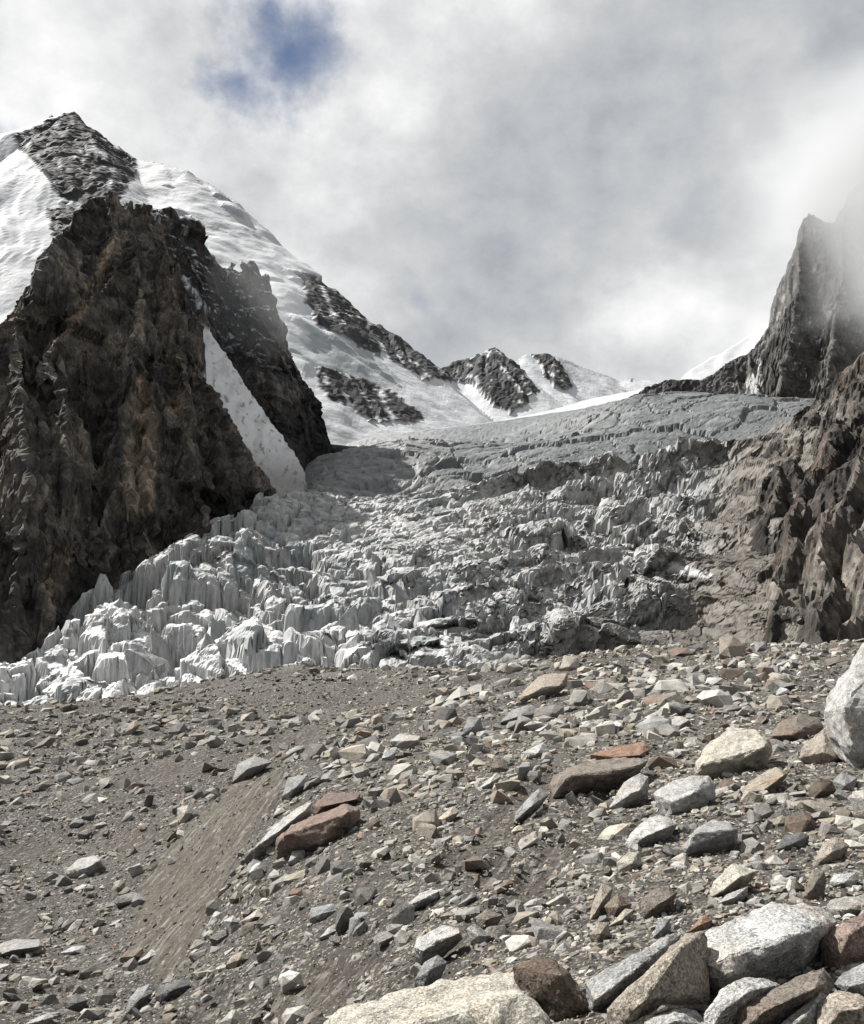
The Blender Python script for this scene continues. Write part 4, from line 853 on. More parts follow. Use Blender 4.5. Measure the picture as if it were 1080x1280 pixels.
# label | tint | outline in the photo | nearer corners and edges
HEROES = '''
huge cream granite boulder cut off by the bottom edge|cream|402,1280 420,1260 467,1263 513,1247 567,1230 610,1213 663,1213 687,1233 690,1253 708,1267 714,1290 712,1335 400,1335|480,1292 600,1275 690,1285 650,1240
dark brown shadowed boulder leaning behind the cream boulder at the bottom|umber|638,1208 673,1194 690,1197 713,1217 740,1257 752,1280 744,1288 690,1284 655,1250|700,1218 722,1250
long grey slab slanting up behind the bottom boulders|grey|732,1227 843,1163 853,1168 830,1192 787,1236 757,1265 737,1262|745,1250 790,1216
broad warm brown slab propped under the white granite boulder's left end|tan|757,1263 810,1210 857,1167 880,1163 884,1173 860,1203 887,1243 880,1255 830,1270 770,1292|800,1256 862,1236 850,1185
big bright white granite boulder lying on the lower right pile|white|857,1205 870,1183 883,1163 920,1150 967,1128 1007,1128 1040,1142 1051,1153 1033,1167 1007,1177 997,1200 960,1222 927,1224 893,1248 860,1213|907,1222 953,1182 1003,1166 880,1205
speckled pale boulder below the white granite boulder|pale|880,1270 900,1237 927,1222 953,1223 977,1231 950,1245 920,1260 917,1284 885,1295|905,1262 935,1240
flat brown slab in the shadow under the white granite boulder|brown|917,1259 973,1233 1030,1207 1043,1227 1040,1242 1003,1256 973,1279 923,1294|960,1262 1020,1235
pinkish brown boulder at the lower right edge beside the white granite|redbrown|1022,1173 1040,1160 1080,1140 1102,1140 1104,1190 1080,1204 1043,1218 1030,1197|1050,1195 1062,1168
grey boulder at the right edge just above the corner|grey|1042,1230 1053,1217 1080,1203 1112,1203 1112,1264 1080,1250 1053,1244|1065,1232 1090,1225
speckled grey rock in the bottom row left of the tan corner rock|pale|973,1282 1003,1257 1027,1238 1034,1245 1024,1262 1021,1288 975,1298|1005,1272
tan knobbly rock filling the bottom right corner|tan|1022,1254 1047,1237 1073,1243 1094,1252 1094,1298 1020,1298|1050,1265 1075,1260
thin tan splinter of rock at the foot of the brown slab|tan|780,1282 830,1240 887,1257 880,1264 820,1266 793,1292|830,1258
low grey rock at the bottom edge below the tan splinter|pale|807,1271 843,1257 870,1263 888,1284 870,1302 800,1298|845,1275
flat grey slab at the right edge above the pinkish boulder|grey|1033,1130 1040,1123 1080,1118 1112,1118 1112,1142 1080,1140 1053,1151 1033,1138|1060,1136
dark brown rock sticking in from the right edge over the pinkish boulder|brown|1066,1170 1076,1145 1112,1132 1112,1202 1080,1206 1067,1187|1085,1180
rounded grey boulder with a dark underside right of the slope's centre|pale|816,992 842,975 865,969 887,970 895,982 892,997 872,1008 862,1021 835,1021 825,1007|840,1002 868,990 850,1012
smooth grey boulder just below left of the rounded grey boulder|pale|782,1053 786,1045 797,1032 812,1021 825,1019 837,1022 847,1030 832,1047 810,1057 787,1062|806,1046 834,1034
grey block with a tan flat top below the rounded boulder|grey|849,1062 872,1035 890,1024 910,1026 922,1037 920,1052 905,1063 857,1074|868,1042 917,1037 860,1060
pale wedge shaped boulder resting on a smaller stone in the lower right|cream|885,1117 892,1102 915,1079 930,1085 950,1088 940,1100 910,1117 885,1124|925,1096 905,1112
small grey stone pinned under the pale wedge shaped boulder|grey|895,1130 910,1117 935,1108 935,1120 917,1133|918,1122
dark grey boulder in gravel between wedge and right edge|dark|970,1057 980,1045 1002,1039 1012,1045 1005,1062 985,1066 970,1062|992,1054
speckled tan grey boulder leaning near the right edge|tan|1015,1078 1030,1053 1045,1045 1062,1057 1050,1074 1032,1084 1017,1085|1040,1065
upright brownish stone above the white granite boulder|brown|1004,1121 1015,1085 1030,1088 1034,1100 1027,1112 1025,1131 1010,1126|1018,1108
small white block at the right edge above the flat slab|white|1037,1102 1042,1093 1070,1090 1073,1100 1062,1113 1042,1108|1055,1103
tan flat slab tilted below the big boulder at the right edge|tan|920,993 940,975 960,962 970,958 985,967 965,986 945,996|955,988 980,969
dark umber boulder half hidden near the right edge|umber|1009,986 1025,972 1040,976 1046,988 1027,1000 1015,1000|1027,989
grey block leaning on the dark umber boulder|grey|1040,976 1052,965 1072,972 1065,993 1050,990|1057,982
large tan topped boulder with white flanks at right centre|cream|869,953 885,930 910,910 945,912 960,922 966,933 957,956 930,966 895,977 872,965|930,938 927,950 958,932 880,955
huge pale granite boulder entering from the right edge|pale|1080,803 1060,840 1047,855 1035,870 1029,890 1042,913 1060,943 1080,966 1130,982 1200,950 1220,850 1150,785|1052,882 1078,892 1120,880 1065,935
orange tan boulder tucked against the huge right edge boulder|tan|1002,933 1030,910 1047,922 1060,943 1052,953 1022,961 1000,947|1030,940 1045,948
warm grey boulder behind the orange tan boulder|brown|962,921 972,902 1000,892 1025,897 1030,910 1005,931 982,928|990,918
prominent tan grey boulder standing on the right skyline of rubble|tan|899,796 917,795 932,807 932,820 915,827 899,818|910,808 914,822
low reddish brown rock on the rubble skyline left of the prominent boulder|redbrown|834,813 845,809 860,810 866,817 840,822|850,817
flat dark rock on the rubble skyline beside the prominent boulder|dark|860,808 880,803 888,811 866,814|876,810
small grey block on the rubble skyline right of the prominent boulder|grey|942,801 957,804 962,813 945,816|950,809
brown grey rock on the rubble crest near the huge right boulder|brown|1030,825 1050,819 1061,825 1050,835 1034,833|1046,828
large tan brown slab boulder below the icefall at centre right|tan|647,871 667,851 680,842 710,841 709,856 690,868 670,878 650,876|680,858 700,857 662,868
pale rounded block standing behind the tan brown slab boulder|cream|699,836 705,819 722,821 726,837 710,842|712,833
pale grey pointed rock left of the tan brown slab boulder|pale|555,877 575,857 589,867 572,876|575,871
blue grey split slab under the tan brown slab boulder|blue|625,903 640,887 665,880 675,892 650,906|650,895
blue grey upright block left of the split slab|blue|579,911 587,895 600,897 605,912 595,923 581,918|592,908
wedge of pale grey stone midway down the central slope|pale|652,941 680,927 687,940 662,951|672,941
flat grey slab on the central slope left of the small brown wedge|grey|534,943 550,937 572,942 565,956 545,958|555,949
small brown and grey wedge stone above the pale leaning slab|brown|615,960 617,945 630,952 638,963 624,970|625,959
rust red slab lying on top of a longer brown slab|rust|738,943 765,934 805,927 814,936 809,948 760,953|770,946 800,944
long brown slab under the rust red slab with black shade beneath|brown|686,985 690,970 715,957 745,949 790,948 812,950 800,966 770,980 735,991 692,997|712,970 760,970 796,958
grey boulder leaning right below the long brown slab|pale|760,1011 780,977 800,966 811,971 809,992 790,1003 770,1016|788,992 800,988
grey slab tilted left below the long brown slab|grey|642,1028 645,1015 665,992 676,984 687,992 680,1003 660,1016 648,1026|664,1008
creamy white rounded stone on the central slope|cream|541,1028 567,1007 575,1014 560,1031 545,1034|560,1021
thin pale slab on the central slope above the creamy stone|pale|595,988 620,966 627,970 611,988|612,979
squarish pale tan block on the slope below the smooth grey boulder|cream|770,1078 785,1065 799,1064 803,1081 785,1093 774,1088|790,1079
upright tan brown stone in the trio on the lower slope|tan|736,1153 740,1130 752,1104 766,1110 759,1131 747,1149|752,1128
dark grey brown stone in the middle of the upright trio|brown|755,1133 772,1115 790,1130 781,1146 765,1151|773,1134
tan stone lying in front of the upright trio|tan|760,1158 782,1135 792,1137 781,1158|778,1149
brown grey angular boulder right of the upright trio|brown|798,1141 800,1125 815,1112 835,1106 847,1115 838,1136 815,1153 800,1151|820,1132 838,1122
big red brown boulder on the left part of the slope|redbrown|345,1048 367,1030 410,1012 432,1004 450,1012 449,1026 440,1038 405,1063 377,1062 347,1058|395,1040 435,1015 402,1055 360,1042
dark maroon boulder behind the big red brown boulder|maroon|390,1006 410,990 450,992 452,1003 432,1006 395,1018|405,1008 445,999
pale grey slab wedged left of the big red brown boulder|pale|317,1061 342,1032 375,1007 390,1002 391,1015 370,1031 350,1046 340,1056|352,1036 380,1014
grey rock with a tan side above the dark maroon boulder|grey|352,996 360,972 385,967 388,980 370,993 360,999|370,984
grey rock perched on the lip of the bare dirt scarp|grey|290,978 297,955 320,944 341,952 320,963 305,976|310,961
flat topped grey boulder with a dark side on upper centre slope|pale|487,926 500,917 526,920 525,936 510,940 494,933|505,926 522,925
small light stone left below the flat topped boulder|white|477,948 482,934 495,940 491,953|486,946
flat pale slab lying above the maroon boulder|pale|401,962 420,951 427,955 410,964|414,958
pale tan wedge right of the flat pale slab|cream|421,973 430,962 441,967 427,977|431,970
grey stone between the maroon boulder and flat pale slab|grey|395,975 406,967 415,964 422,978 410,980|409,973
dark brown cube stone right of the big red brown boulder|maroon|459,1033 465,1022 476,1025 473,1036 462,1039|468,1030
pale block at the foot of the big red brown boulder|pale|360,1078 365,1064 381,1062 383,1075 370,1080|372,1070
tilted tan grey block on the far left gravel flat|tan|156,916 160,907 170,899 176,905 163,921|166,910
small pale peaked stone on the far left gravel flat|cream|67,921 76,911 81,922|76,918
dark rounded stone in the left basin below the bare pan|dark|102,1021 110,1012 120,1017 118,1028 107,1027|111,1020
upright pale pinkish block beside the top of the dirt scarp|cream|221,1010 235,1006 241,1016 231,1033 223,1030|231,1017
large pale grey boulder in the left basin|pale|82,1088 97,1074 117,1069 127,1072 133,1086 110,1100 85,1093|108,1085 124,1076
long grey slab at the left edge of the photograph|grey|-15,1191 0,1180 17,1174 50,1174 57,1182 45,1191 15,1197 -15,1199|15,1188 48,1183
flat pale slab right of the long left edge slab|pale|75,1191 92,1182 107,1182 106,1193 84,1196|93,1189
brown grey block at the bottom of the dirt scarp|brown|150,1197 160,1187 179,1185 180,1196 162,1206|167,1195
light grey block touching the brown block under the dirt scarp|pale|172,1203 190,1186 198,1192 184,1204|187,1196
dark charcoal slab below the foot of the dirt scarp|dark|194,1246 197,1235 230,1221 241,1230 225,1246 201,1253|215,1238
tall blue grey slab standing left of the charcoal slab|blue|157,1268 160,1250 172,1235 187,1230 192,1240 180,1253 166,1268|174,1250
dark grey block near the bottom left corner|dark|80,1253 95,1241 110,1250 98,1267 83,1261|96,1254
small triangular grey stone at the left foot of the dirt scarp|grey|164,1128 170,1115 186,1127 173,1135|173,1124
pale slab on the bottom edge near the left corner|pale|25,1282 62,1265 68,1271 50,1288|50,1276
grey and white block on the slope below the big red boulder|blue|387,1148 389,1135 417,1129 423,1138 410,1151 394,1153|402,1142
rounded grey stone right of the grey and white block|grey|435,1151 445,1140 462,1140 463,1151 447,1155|450,1147
small rust orange stone on the slope below the big red boulder|rust|360,1118 367,1110 377,1112 380,1121 368,1126|370,1117
pale tan flat stone above the lower left rubble slope|cream|302,1151 322,1136 332,1146 308,1156|318,1146
tan grey cube stone low on the left slope|tan|282,1206 287,1197 305,1187 311,1198 293,1213|298,1200
pale flake stone below the grey and white block|pale|399,1172 410,1160 422,1162 414,1174|411,1167
pale rounded stone at the edge of the dirt scarp's right side|pale|279,1151 292,1144 300,1153 286,1164|289,1152
long pale slab lying on the lower central slope|pale|505,1133 527,1115 556,1110 548,1123 515,1139|530,1123
whitish boulder above the cream boulder on the lower centre|white|517,1184 523,1172 553,1156 573,1160 579,1174 547,1191 527,1199|547,1175 575,1166 530,1188
dark blue grey boulder under the whitish boulder|blue|518,1224 530,1203 547,1193 559,1203 548,1224 527,1238|538,1212
small grey flake right of the long pale slab|grey|572,1131 593,1115 597,1120 580,1134|586,1124
brownish block on the slope right of the whitish boulder|brown|592,1148 607,1137 628,1143 620,1158 600,1159|610,1149
grey angular stone below the brownish block|grey|583,1161 593,1153 614,1170 601,1188 588,1177|598,1170
blue grey block standing behind the long grey slab|blue|815,1173 823,1148 837,1148 838,1165 826,1176|829,1160
rust brown slab behind the white granite boulder's left end|rust|857,1166 880,1143 891,1150 884,1164 868,1170|876,1156
tan block in front of the upright trio's lower left|tan|737,1168 747,1152 760,1153 764,1171 746,1181|751,1166
'''
HERO_PX = []
LAND = []
SHORT = {'huge cream': 'huge cream boulder', 'long grey slab slanting': 'long slanting grey slab', 'big bright white': 'white granite boulder', 'pinkish': 'pinkish brown boulder', 'rounded grey boulder': 'rounded grey boulder', 'grey block with a tan': 'tan topped grey block', 'pale wedge': 'pale wedge boulder', 'dark grey boulder in': 'dark grey boulder', 'large tan topped': 'large tan topped boulder', 'huge pale': 'huge right edge boulder', 'prominent': 'prominent skyline boulder', 'large tan brown slab': 'tan brown slab boulder', 'blue grey split': 'blue grey split slab', 'wedge of pale': 'pale central wedge', 'rust red slab': 'rust red slab', 'creamy white': 'creamy white stone', 'upright tan brown': 'upright stone trio', 'big red brown': 'big red brown boulder', 'grey rock perched': 'rock perched on the scarp', 'flat topped grey': 'flat topped grey boulder', 'tilted tan grey': 'tilted far left block', 'small pale peaked': 'small pale peaked stone', 'dark rounded': 'dark rounded basin stone', 'large pale grey boulder': 'large pale basin boulder', 'long grey slab at': 'long left edge slab', 'dark charcoal': 'charcoal slab', 'brown grey block at': 'brown block under the scarp', 'grey and white': 'grey and white block', 'tan grey cube': 'tan grey cube stone', 'long pale slab': 'long pale slab', 'whitish boulder': 'whitish boulder', 'pale grey pointed': 'pale pointed rock', 'speckled tan grey': 'speckled leaning boulder', 'tan flat slab tilted': 'tilted tan slab', 'brownish block': 'brownish block'}

def finish(bm, w, target, seed, amp):
    """bevel, refine and roughen a convex block; returns a mesh datablock"""
    bmesh.ops.dissolve_limit(bm, angle_limit=math.radians(7), verts=bm.verts, edges=bm.edges)
    es = [e for e in bm.edges if len(e.link_faces) == 2 and e.calc_face_angle(0) > .2]
    bmesh.ops.bevel(bm, geom=es, offset=w * .012, segments=1, affect='EDGES', profile=.5, clamp_overlap=True)
    bmesh.ops.triangulate(bm, faces=bm.faces)
    area = sum(f.calc_area() for f in bm.faces); lim = math.sqrt(area / max(target, 8)) * 1.9
    for _ in range(6):
        long = [e for e in bm.edges if e.calc_length() > lim]
        if not long: break
        bmesh.ops.subdivide_edges(bm, edges=long, cuts=1)
        bmesh.ops.triangulate(bm, faces=bm.faces)
        if len(bm.faces) > target * 1.6: break
    bm.normal_update()
    co = np.array([v.co for v in bm.verts]); no = np.array([v.normal for v in bm.verts])
    q = co / w
    d = .65 * fbm(q[:, 0] * 3, q[:, 1] * 3, q[:, 2] * 3, 4, seed) + .5 * (ridged(q[:, 0] * 5, q[:, 1] * 5, q[:, 2] * 9, 3, seed + 5) - .6)
    lay = q[:, 2] * 7 + 2 * fbm(q[:, 0] * 2, q[:, 1] * 2, q[:, 2] * 2, 2, seed + 9)
    d = d + .25 * (np.abs(lay - np.floor(lay) - .5) * 2 - .5)
    ch = perlin(q[:, 0] * 4.5, q[:, 1] * 4.5, q[:, 2] * 4.5, seed + 21); d = d - 1.1 * np.maximum(ch - .18, 0) + .5 * perlin(q[:, 0] * 16, q[:, 1] * 16, q[:, 2] * 16, seed + 23)
    co = co + no * (d * amp * w)[:, None]
    for v, c in zip(bm.verts, co): v.co = c
    me = bpy.data.meshes.new('boulder'); bm.to_mesh(me); bm.free()
    me.polygons.foreach_set('use_smooth', np.ones(len(me.polygons), bool))
    me.set_sharp_from_angle(angle=math.radians(18))
    me.materials.append(M_BOULDER)
    return me

def build_heroes():
    for k, line in enumerate([l for l in HEROES.strip().split('\n') if l.strip()]):
        label, tint, o, fr = line.split('|'); out = xy(o); front = xy(fr)
        xs = [p[0] for p in out]; ys = [p[1] for p in out]; cx = sum(xs) / len(xs); cy = sum(ys) / len(ys)
        yb = max(ys); yt = min(ys); pw = max(max(xs) - min(xs), yb - yt)
        HERO_PX.append((cx, cy, (max(xs) - min(xs)) / 2, (yb - yt) / 2))
        for a, b in SHORT.items():
            if label.startswith(a): LAND.append((b, cx, cy, pw))
        base = None; yy = yb - .12 * (yb - yt)
        while base is None: base = hit(cx, yy); yy += 2
        d0 = base[1]; w = pw / FPX * d0
        pts = []
        for (x, y) in out:
            h = (yb - y) / max(yb - yt, 1)
            pts.append(at(x, y, d0 + w * (.02 + .46 * h)))
            bx, by = cx + (x - cx) * .82, cy + (y - cy) * .82
            pts.append(at(bx, by + .06 * (yb - yt), d0 + w * (.55 + .25 * h)))
            if h < .5:
                p = at(x, y, d0 + w * .35); p[2] -= .16 * w; pts.append(p)
        for (x, y) in front:
            h = (yb - y) / max(yb - yt, 1); pts.append(at(x, y, d0 + w * (-.24 + .18 * h)))
        pts = np.array(pts); org = np.array([pts[:, 0].mean(), pts[:, 1].mean(), pts[:, 2].min()])
        bm = bmesh.new()
        for p in pts - org: bm.verts.new(p)
        r = bmesh.ops.convex_hull(bm, input=bm.verts)
        bmesh.ops.delete(bm, geom=[v for v in bm.verts if not v.link_faces], context='VERTS')
        me = finish(bm, w, int(np.clip(pw * pw * .34, 160, 8000)), 500 + k * 7, .03 if pw > 90 else .024)
        ob = link('boulder' if pw > 34 else 'stone', me); ob.location = org
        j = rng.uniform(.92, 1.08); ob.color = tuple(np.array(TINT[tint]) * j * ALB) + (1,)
        tag(ob, label, 'boulder' if pw > 34 else 'stone', 'boulders and stones lying on the moraine')
build_heroes()

# ------------------------------------------------------------------ the loose rubble
def hull_template(n, flat, seed, target=0):
    r = np.random.default_rng(seed); p = r.normal(size=(n, 3)); p /= np.linalg.norm(p, axis=1)[:, None]
    p = np.sign(p) * np.abs(p) ** .75 * np.array([.55, .55 * r.uniform(.6, .95), .55 * flat]) * r.uniform(.8, 1.1, (n, 1))
    bm = bmesh.new()
    for q in p: bm.verts.new(q)
    bmesh.ops.convex_hull(bm, input=bm.verts)
    bmesh.ops.delete(bm, geom=[v for v in bm.verts if not v.link_faces], context='VERTS')
    if target: return finish(bm, 1.0, target, seed, .02)
    bmesh.ops.triangulate(bm, faces=bm.faces); bm.verts.ensure_lookup_table(); bm.verts.index_update()
    v = np.array([x.co for x in bm.verts]); f = np.array([[x.index for x in fc.verts] for fc in bm.faces]); bm.free()
    return v, f

PAL = np.array([(.27, .265, .25), (.34, .333, .315), (.215, .21, .20), (.285, .262, .225), (.15, .147, .14), (.41, .405, .39), (.225, .20, .17), (.20, .158, .13), (.215, .222, .225)], F4)
PALW = np.array([.24, .16, .18, .14, .08, .05, .07, .03, .05]); PALW = PALW / PALW.sum()
PALN = ['grey', 'pale', 'grey', 'tan', 'dark', 'white', 'brown', 'rust', 'blue']

def sample_stones(n, lo, hi, alpha, seed, dmin=3.0):
    """positions, sizes: scale-free scatter, thinned on the bare dirt, finer in the basin on the left, blocky on the right"""
    r = np.random.default_rng(seed)
    e = 1.05; t = r.random(n)
    d = (dmin ** -e + t * (150.0 ** -e - dmin ** -e)) ** (-1 / e)
    d = np.where(r.random(n) < .55, np.exp(r.uniform(math.log(dmin), math.log(135.), n)), d)
    u = r.uniform(-.62, .62, n); x = u * (d + 3.2); y = d
    s = lo * (1 - r.random(n) * (1 - (lo / hi) ** alpha)) ** (-1 / alpha)           # size in photo pixels
    z = zground(x, y); px, py = to_px(x, y, z)
    b = bare_mask(px, py); sc = scarp_mask(px, py)
    cl = fbm(x / (1.2 + .1 * d), y / (1.2 + .1 * d), 3.3, 3, seed + 3)
    fine = 1 - sstep(.6, 1.3, np.sqrt(((px - 410) / 170) ** 2 + ((py - 872) / 28) ** 2))     # fine gravel hump under the ice
    leftness = sstep(480, 300, px)
    cap = lerp(lerp(60., 24., leftness), 6., fine)
    keep = (r.random(n) > np.where(s > 6, .95, .72) * b) & (r.random(n) > np.where(s > 7, .97, .45) * sc) & (r.random(n) > .75 * sstep(-.02, .40, cl) * sstep(2, 8, s)) & (s < cap)
    keep &= s * d / FPX < 1.3
    return x[keep], y[keep], z[keep], s[keep], d[keep], px[keep], py[keep]

def near_hero(px, py, pad):
    m = np.zeros(px.shape, bool)
    for cx, cy, hx, hy in HERO_PX:
        m |= (np.abs(px - cx) < hx + pad) & (np.abs(py - cy) < hy + pad)
    return m

def build_rubble():
    A = sample_stones(90000, 2.3, 30, 1.75, 901); B = sample_stones(9000, 8, 38, 1.5, 931)
    ok = (B[5] > 470 + 160 * np.random.default_rng(3).normal(size=len(B[5]))) | (np.random.default_rng(4).random(len(B[5])) < .3)
    x, y, z, s, d, px, py = (np.concatenate([a, b[ok]]) for a, b in zip(A, B))
    n = len(x); r = np.random.default_rng(5)
    big = s > 15
    drop = big & near_hero(px, py, 4)
    x, y, z, s, d, px = (a[~drop] for a in (x, y, z, s, d, px)); n = len(x)
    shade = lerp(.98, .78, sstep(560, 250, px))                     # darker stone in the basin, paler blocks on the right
    size = s * d / FPX * 1.3
    T = [hull_template(7 + k % 2, .45 + .07 * (k % 6), 700 + k) for k in range(18)] + [hull_template(13 + k % 4, .5 + .07 * (k % 5), 740 + k) for k in range(16)]
    ti = np.where(s > 8.5, r.integers(18, 34, n), r.integers(0, 18, n)); ci = r.choice(len(PAL), n, p=PALW)
    yaw = r.uniform(0, 2 * math.pi, n); tilt = r.normal(0, .32, n); td = r.uniform(0, 2 * math.pi, n)
    V, Fc, Cc = [], [], []; base = 0
    e = .3 + .02 * y
    gx = (zground(x + e, y, False) - zground(x - e, y, False)) / (2 * e); gy = (zground(x, y + e, False) - zground(x, y - e, False)) / (2 * e)
    for k, (tv, tf) in enumerate(T):
        i = np.where(ti == k)[0]; m = len(i)
        c, s_ = np.cos(yaw[i]), np.sin(yaw[i])
        v = np.repeat(tv[None], m, 0).astype(F4)
        vx = v[..., 0] * c[:, None] - v[..., 1] * s_[:, None]; vy = v[..., 0] * s_[:, None] + v[..., 1] * c[:, None]; vz = v[..., 2] * r.uniform(.7, 1.25, (m, 1))
        nx = (-np.tan(tilt[i]) * np.cos(td[i]) - gx[i])[:, None]; ny = (-np.tan(tilt[i]) * np.sin(td[i]) - gy[i])[:, None]
        ln = np.sqrt(nx * nx + ny * ny + 1); nx, ny, nz = nx / ln, ny / ln, 1 / ln         # turn the stone's up to the tilted normal
        h_ = 1 / (1 + nz); dot = vx * nx + vy * ny
        vx, vy, vz = vx + nx * vz - nx * dot * h_, vy + ny * vz - ny * dot * h_, nz * vz - dot
        sz = size[i][:, None]
        w = np.stack([x[i][:, None] + vx * sz, y[i][:, None] + vy * sz, z[i][:, None] + vz * sz + np.where(s[i] > 8.5, .02, .05)[:, None] * sz], -1)
        V.append(w.reshape(-1, 3)); nv = len(tv)
        Fc.append((tf[None] + (base + np.arange(m) * nv)[:, None, None]).reshape(-1, 3)); base += m * nv
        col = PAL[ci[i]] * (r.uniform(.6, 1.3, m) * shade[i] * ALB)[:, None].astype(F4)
        col = col * lerp(np.array([1.04, .97, .84], F4), np.array([1.02, 1.0, .96], F4), sstep(3, 12, s[i])[:, None]).astype(F4)
        Cc.append(np.repeat(col, nv, 0))
    me = mesh_np('rubble', np.concatenate(V), np.concatenate(Fc), np.concatenate(Cc), False, [M_RUBBLE])
    tag(link('rubble', me), 'countless small angular grey and tan stones covering the moraine', 'rubble', kind='stuff')
build_rubble()

def build_loose_stones():
    x, y, z, s, d, px, py = sample_stones(26000, 14, 44, 2.3, 977)
    r = np.random.default_rng(8)
    T = [hull_template(11 + k % 5, .5 + .08 * (k % 4), 800 + k, 260) for k in range(14)]
    ok = (px > -10) & (px < 1090) & (py < 1290) & ~near_hero(px, py, 3) & (py > 812)
    idx = [i for i in np.where(ok)[0]]; r.shuffle(idx); used = []; count = 0; recs = []
    for i in idx:
        rad = s[i] * .5
        if any(abs(px[i] - a) < rad + b and abs(py[i] - c) < (rad + b) * .6 for a, c, b in used): continue
        used.append((px[i], py[i], rad)); count += 1
        if count > 205: break
        ci = r.choice(len(PAL), p=PALW); nm = PALN[ci]
        ob = link('stone', T[int(r.integers(len(T)))]); sz = s[i] * d[i] / FPX * 1.1
        ob.scale = (sz * r.uniform(.9, 1.25), sz * r.uniform(.8, 1.1), sz * r.uniform(.75, 1.1))
        ob.rotation_euler = (r.normal(0, .35), r.normal(0, .35), r.uniform(0, 6.28))
        ob.location = (x[i], y[i], z[i] + .14 * sz)
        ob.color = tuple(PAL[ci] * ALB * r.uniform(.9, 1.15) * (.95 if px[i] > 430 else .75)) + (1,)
        cname = dict(grey='mid grey', pale='pale grey', tan='tan', dark='dark grey', white='whitish', brown='brown', rust='reddish brown', blue='blue grey')[nm]
        # name it by the nearest landmark boulder and the side of it
        nb, lx, ly, lw = min(LAND, key=lambda q: math.hypot((px[i] - q[1]), 1.6 * (py[i] - q[2])) - .3 * q[3])
        dx, dy = px[i] - lx, 1.6 * (py[i] - ly); far = math.hypot(dx, dy) > lw * .5 + 55
        side = ('right of' if dx > 0 else 'left of') if abs(dx) > abs(dy) else ('below' if dy > 0 else 'above')
        big = 'tiny' if s[i] < 15.5 else 'small' if s[i] < 20 else 'fist shaped' if s[i] < 22 else 'blocky'
        recs.append((ob, f"{big} {cname} stone {'some way' if far else 'just'} {side} the {nb}"))
    seen = {}
    for ob, lab in recs: seen.setdefault(lab, []).append(ob)
    for lab, obs in seen.items():
        for ob in obs: tag(ob, lab, 'stone', 'loose stones scattered in the rubble' if len(obs) == 1 else 'stones: ' + lab)
build_loose_stones()

# ------------------------------------------------------------------ standing ice towers on the left half of the icefall, parts of the glacier
def build_seracs():
    co = np.empty(len(GLACIER.data.vertices) * 3, F4); GLACIER.data.vertices.foreach_get('co', co); co = co.reshape(-1, 3)
    px, py = to_px(co[:, 0], co[:, 1], co[:, 2])
    r = np.random.default_rng(44); T = []
    for k in range(16):
        n = 13; a = np.sort(r.uniform(0, 2 * math.pi, n)); base = np.stack([np.cos(a) * .5, np.sin(a) * r.uniform(.3, .5), np.full(n, -.5)], -1)
        mid = base * np.array([.92, .92, 0]) * r.uniform(.75, 1.1, (n, 1)) + np.array([0, 0, 1.]) * r.uniform(.1, .5, (n, 1))
        top = np.stack([r.uniform(-.26, .26, 4), r.uniform(-.16, .16, 4), r.uniform(.6, 1.2, 4)], -1) + np.array([r.uniform(-.2, .2), r.uniform(-.1, .1), 0])
        bm = bmesh.new()
        for q in np.concatenate([base, mid, top]): bm.verts.new(q)
        bmesh.ops.convex_hull(bm, input=bm.verts)
        bmesh.ops.delete(bm, geom=[v for v in bm.verts if not v.link_faces], context='VERTS')
        me = finish(bm, 1.0, 420, 1200 + k, .05); me.name = 'serac'; me.materials.clear(); me.materials.append(M_SERAC)
        T.append(me)
    pool = np.where((px > 70) & (px < 640) & (co[:, 1] > 440) & (co[:, 1] < 760) & (co[:, 0] / co[:, 1] < .02))[0]
    r.shuffle(pool); used = []
    for i in pool:
        p = co[i]; sz = 6 + 17 * r.random() ** 1.8
        if any((p[0] - q[0]) ** 2 + (p[1] - q[1]) ** 2 < (.62 * (sz + q[2])) ** 2 for q in used): continue
        used.append((p[0], p[1], sz))
        if len(used) > 48: break
        o = link('serac', T[int(r.integers(len(T)))], GLACIER); o.location = (p[0], p[1], p[2] - .25 * sz)
        o.scale = (sz * r.uniform(.8, 1.5), sz * r.uniform(.7, 1.1), sz * r.uniform(.6, 1.1)); o.rotation_euler = (r.normal(-.08, .14), r.normal(0, .16), r.uniform(-.6, .6) + (math.pi if r.random() < .5 else 0))
        g = r.uniform(.34, .48) * ALB; o.color = (g * .985, g, g * r.uniform(.99, 1.03), 1)
build_seracs()

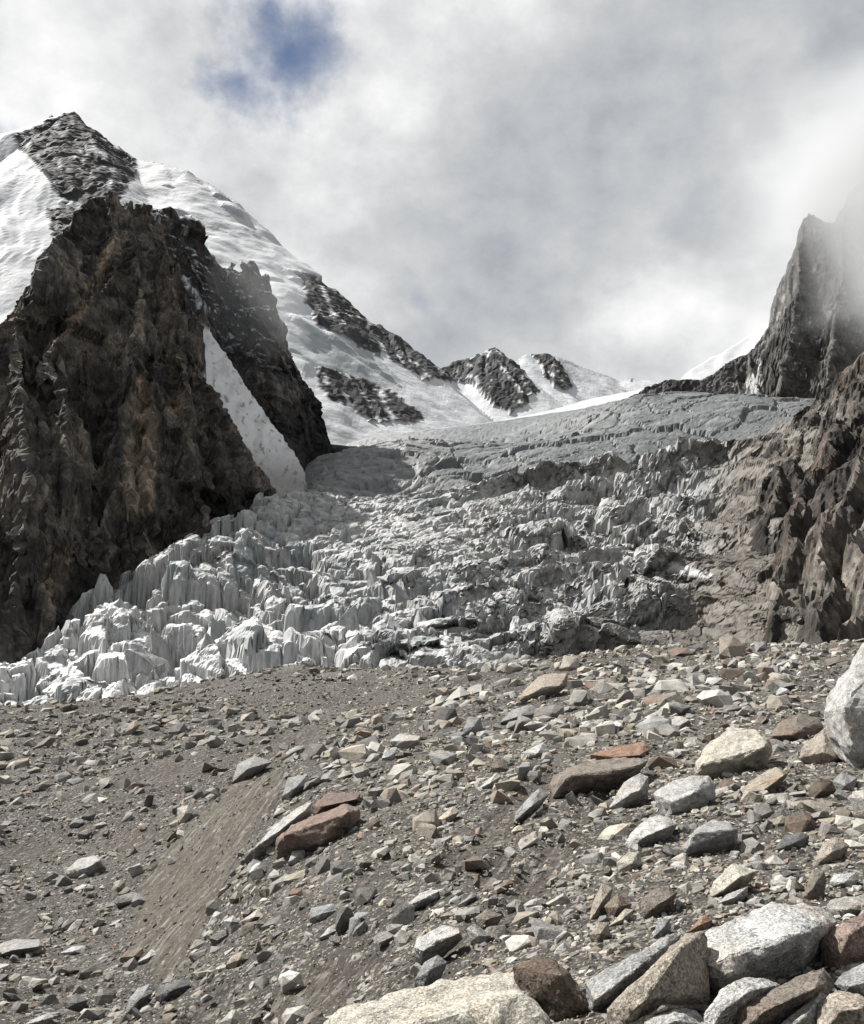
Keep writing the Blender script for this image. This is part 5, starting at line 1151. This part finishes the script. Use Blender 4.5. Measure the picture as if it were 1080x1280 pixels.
# ------------------------------------------------------------------ cloud drifting over the right tower
def build_mist(name, label, lo, hi, dens, scale, seed, top_bias, thr):
    v = np.array([(x, y, z) for z in (lo[2], hi[2]) for y in (lo[1], hi[1]) for x in (lo[0], hi[0])], float)
    c = v.mean(0); f = np.array([[0, 2, 3, 1], [4, 5, 7, 6], [0, 1, 5, 4], [2, 6, 7, 3], [0, 4, 6, 2], [1, 3, 7, 5]])
    m = bpy.data.materials.new(name); m.use_nodes = True; nt = m.node_tree; nt.nodes.clear(); L = nt.links.new
    out = N(nt, 'ShaderNodeOutputMaterial'); pv = N(nt, 'ShaderNodeVolumePrincipled'); L(pv.outputs[0], out.inputs['Volume'])
    pv.inputs['Color'].default_value = (.70, .715, .73, 1); pv.inputs['Anisotropy'].default_value = .2
    tc = N(nt, 'ShaderNodeTexCoord'); ns = N(nt, 'ShaderNodeTexNoise', inp={'Scale': scale, 'Detail': 5.0, 'Roughness': .58, 'Distortion': .6})
    mp = N(nt, 'ShaderNodeMapping', inp={'Location': (seed, seed * .7, 0), 'Rotation': (0, -.6, 0), 'Scale': (.8, 1, 1.5)}); L(tc.outputs['Object'], mp.inputs[0]); L(mp.outputs[0], ns.inputs['Vector'])
    sx = N(nt, 'ShaderNodeSeparateXYZ'); L(tc.outputs['Generated'], sx.inputs[0])
    edge = None
    for k, (a, b) in enumerate((('X', .22), ('Y', .25), ('Z', .25))):
        t = N(nt, 'ShaderNodeMath', operation='PINGPONG', inp={1: .5}); L(sx.outputs[a], t.inputs[0])
        e = N(nt, 'ShaderNodeMapRange', interpolation_type='SMOOTHSTEP', inp={'From Min': 0.0, 'From Max': b}); L(t.outputs[0], e.inputs['Value'])
        if a in top_bias:
            e2 = N(nt, 'ShaderNodeMapRange', interpolation_type='SMOOTHSTEP', inp={'From Min': top_bias[a][0], 'From Max': top_bias[a][1]}); L(sx.outputs[a], e2.inputs['Value']); src = e2.outputs[0]
        else: src = e.outputs[0]
        if edge is None: edge = src
        else:
            q = N(nt, 'ShaderNodeMath', operation='MULTIPLY'); L(edge, q.inputs[0]); L(src, q.inputs[1]); edge = q.outputs[0]
    # more cloud where the edge factor is high, torn where it is low
    ad = N(nt, 'ShaderNodeMath', operation='MULTIPLY_ADD', inp={1: .55}); L(edge, ad.inputs[0]); L(ns.outputs['Fac'], ad.inputs[2])
    mr = N(nt, 'ShaderNodeMapRange', inp={'From Min': thr, 'From Max': thr + .42, 'To Min': 0.0, 'To Max': dens}); L(ad.outputs[0], mr.inputs['Value'])
    q = N(nt, 'ShaderNodeMath', operation='MULTIPLY'); L(mr.outputs[0], q.inputs[0]); L(edge, q.inputs[1]); L(q.outputs[0], pv.inputs['Density'])
    me = mesh_np(name, v - c, f, None, False, [m]); o = link(name, me); o.location = c
    tag(o, label, 'mist', kind='stuff')
build_mist('mist', 'grey cloud swallowing the top of the right rock tower', (440, 960, 330), (1300, 1500, 900), .015, .006, 3.1, {'X': (.0, .34)}, .50)
build_mist('mist', 'thin wisp of cloud on the dark wall behind the snow gully', (-290, 950, 330), (-130, 1080, 520), .0016, .012, 8.3, {}, .66)
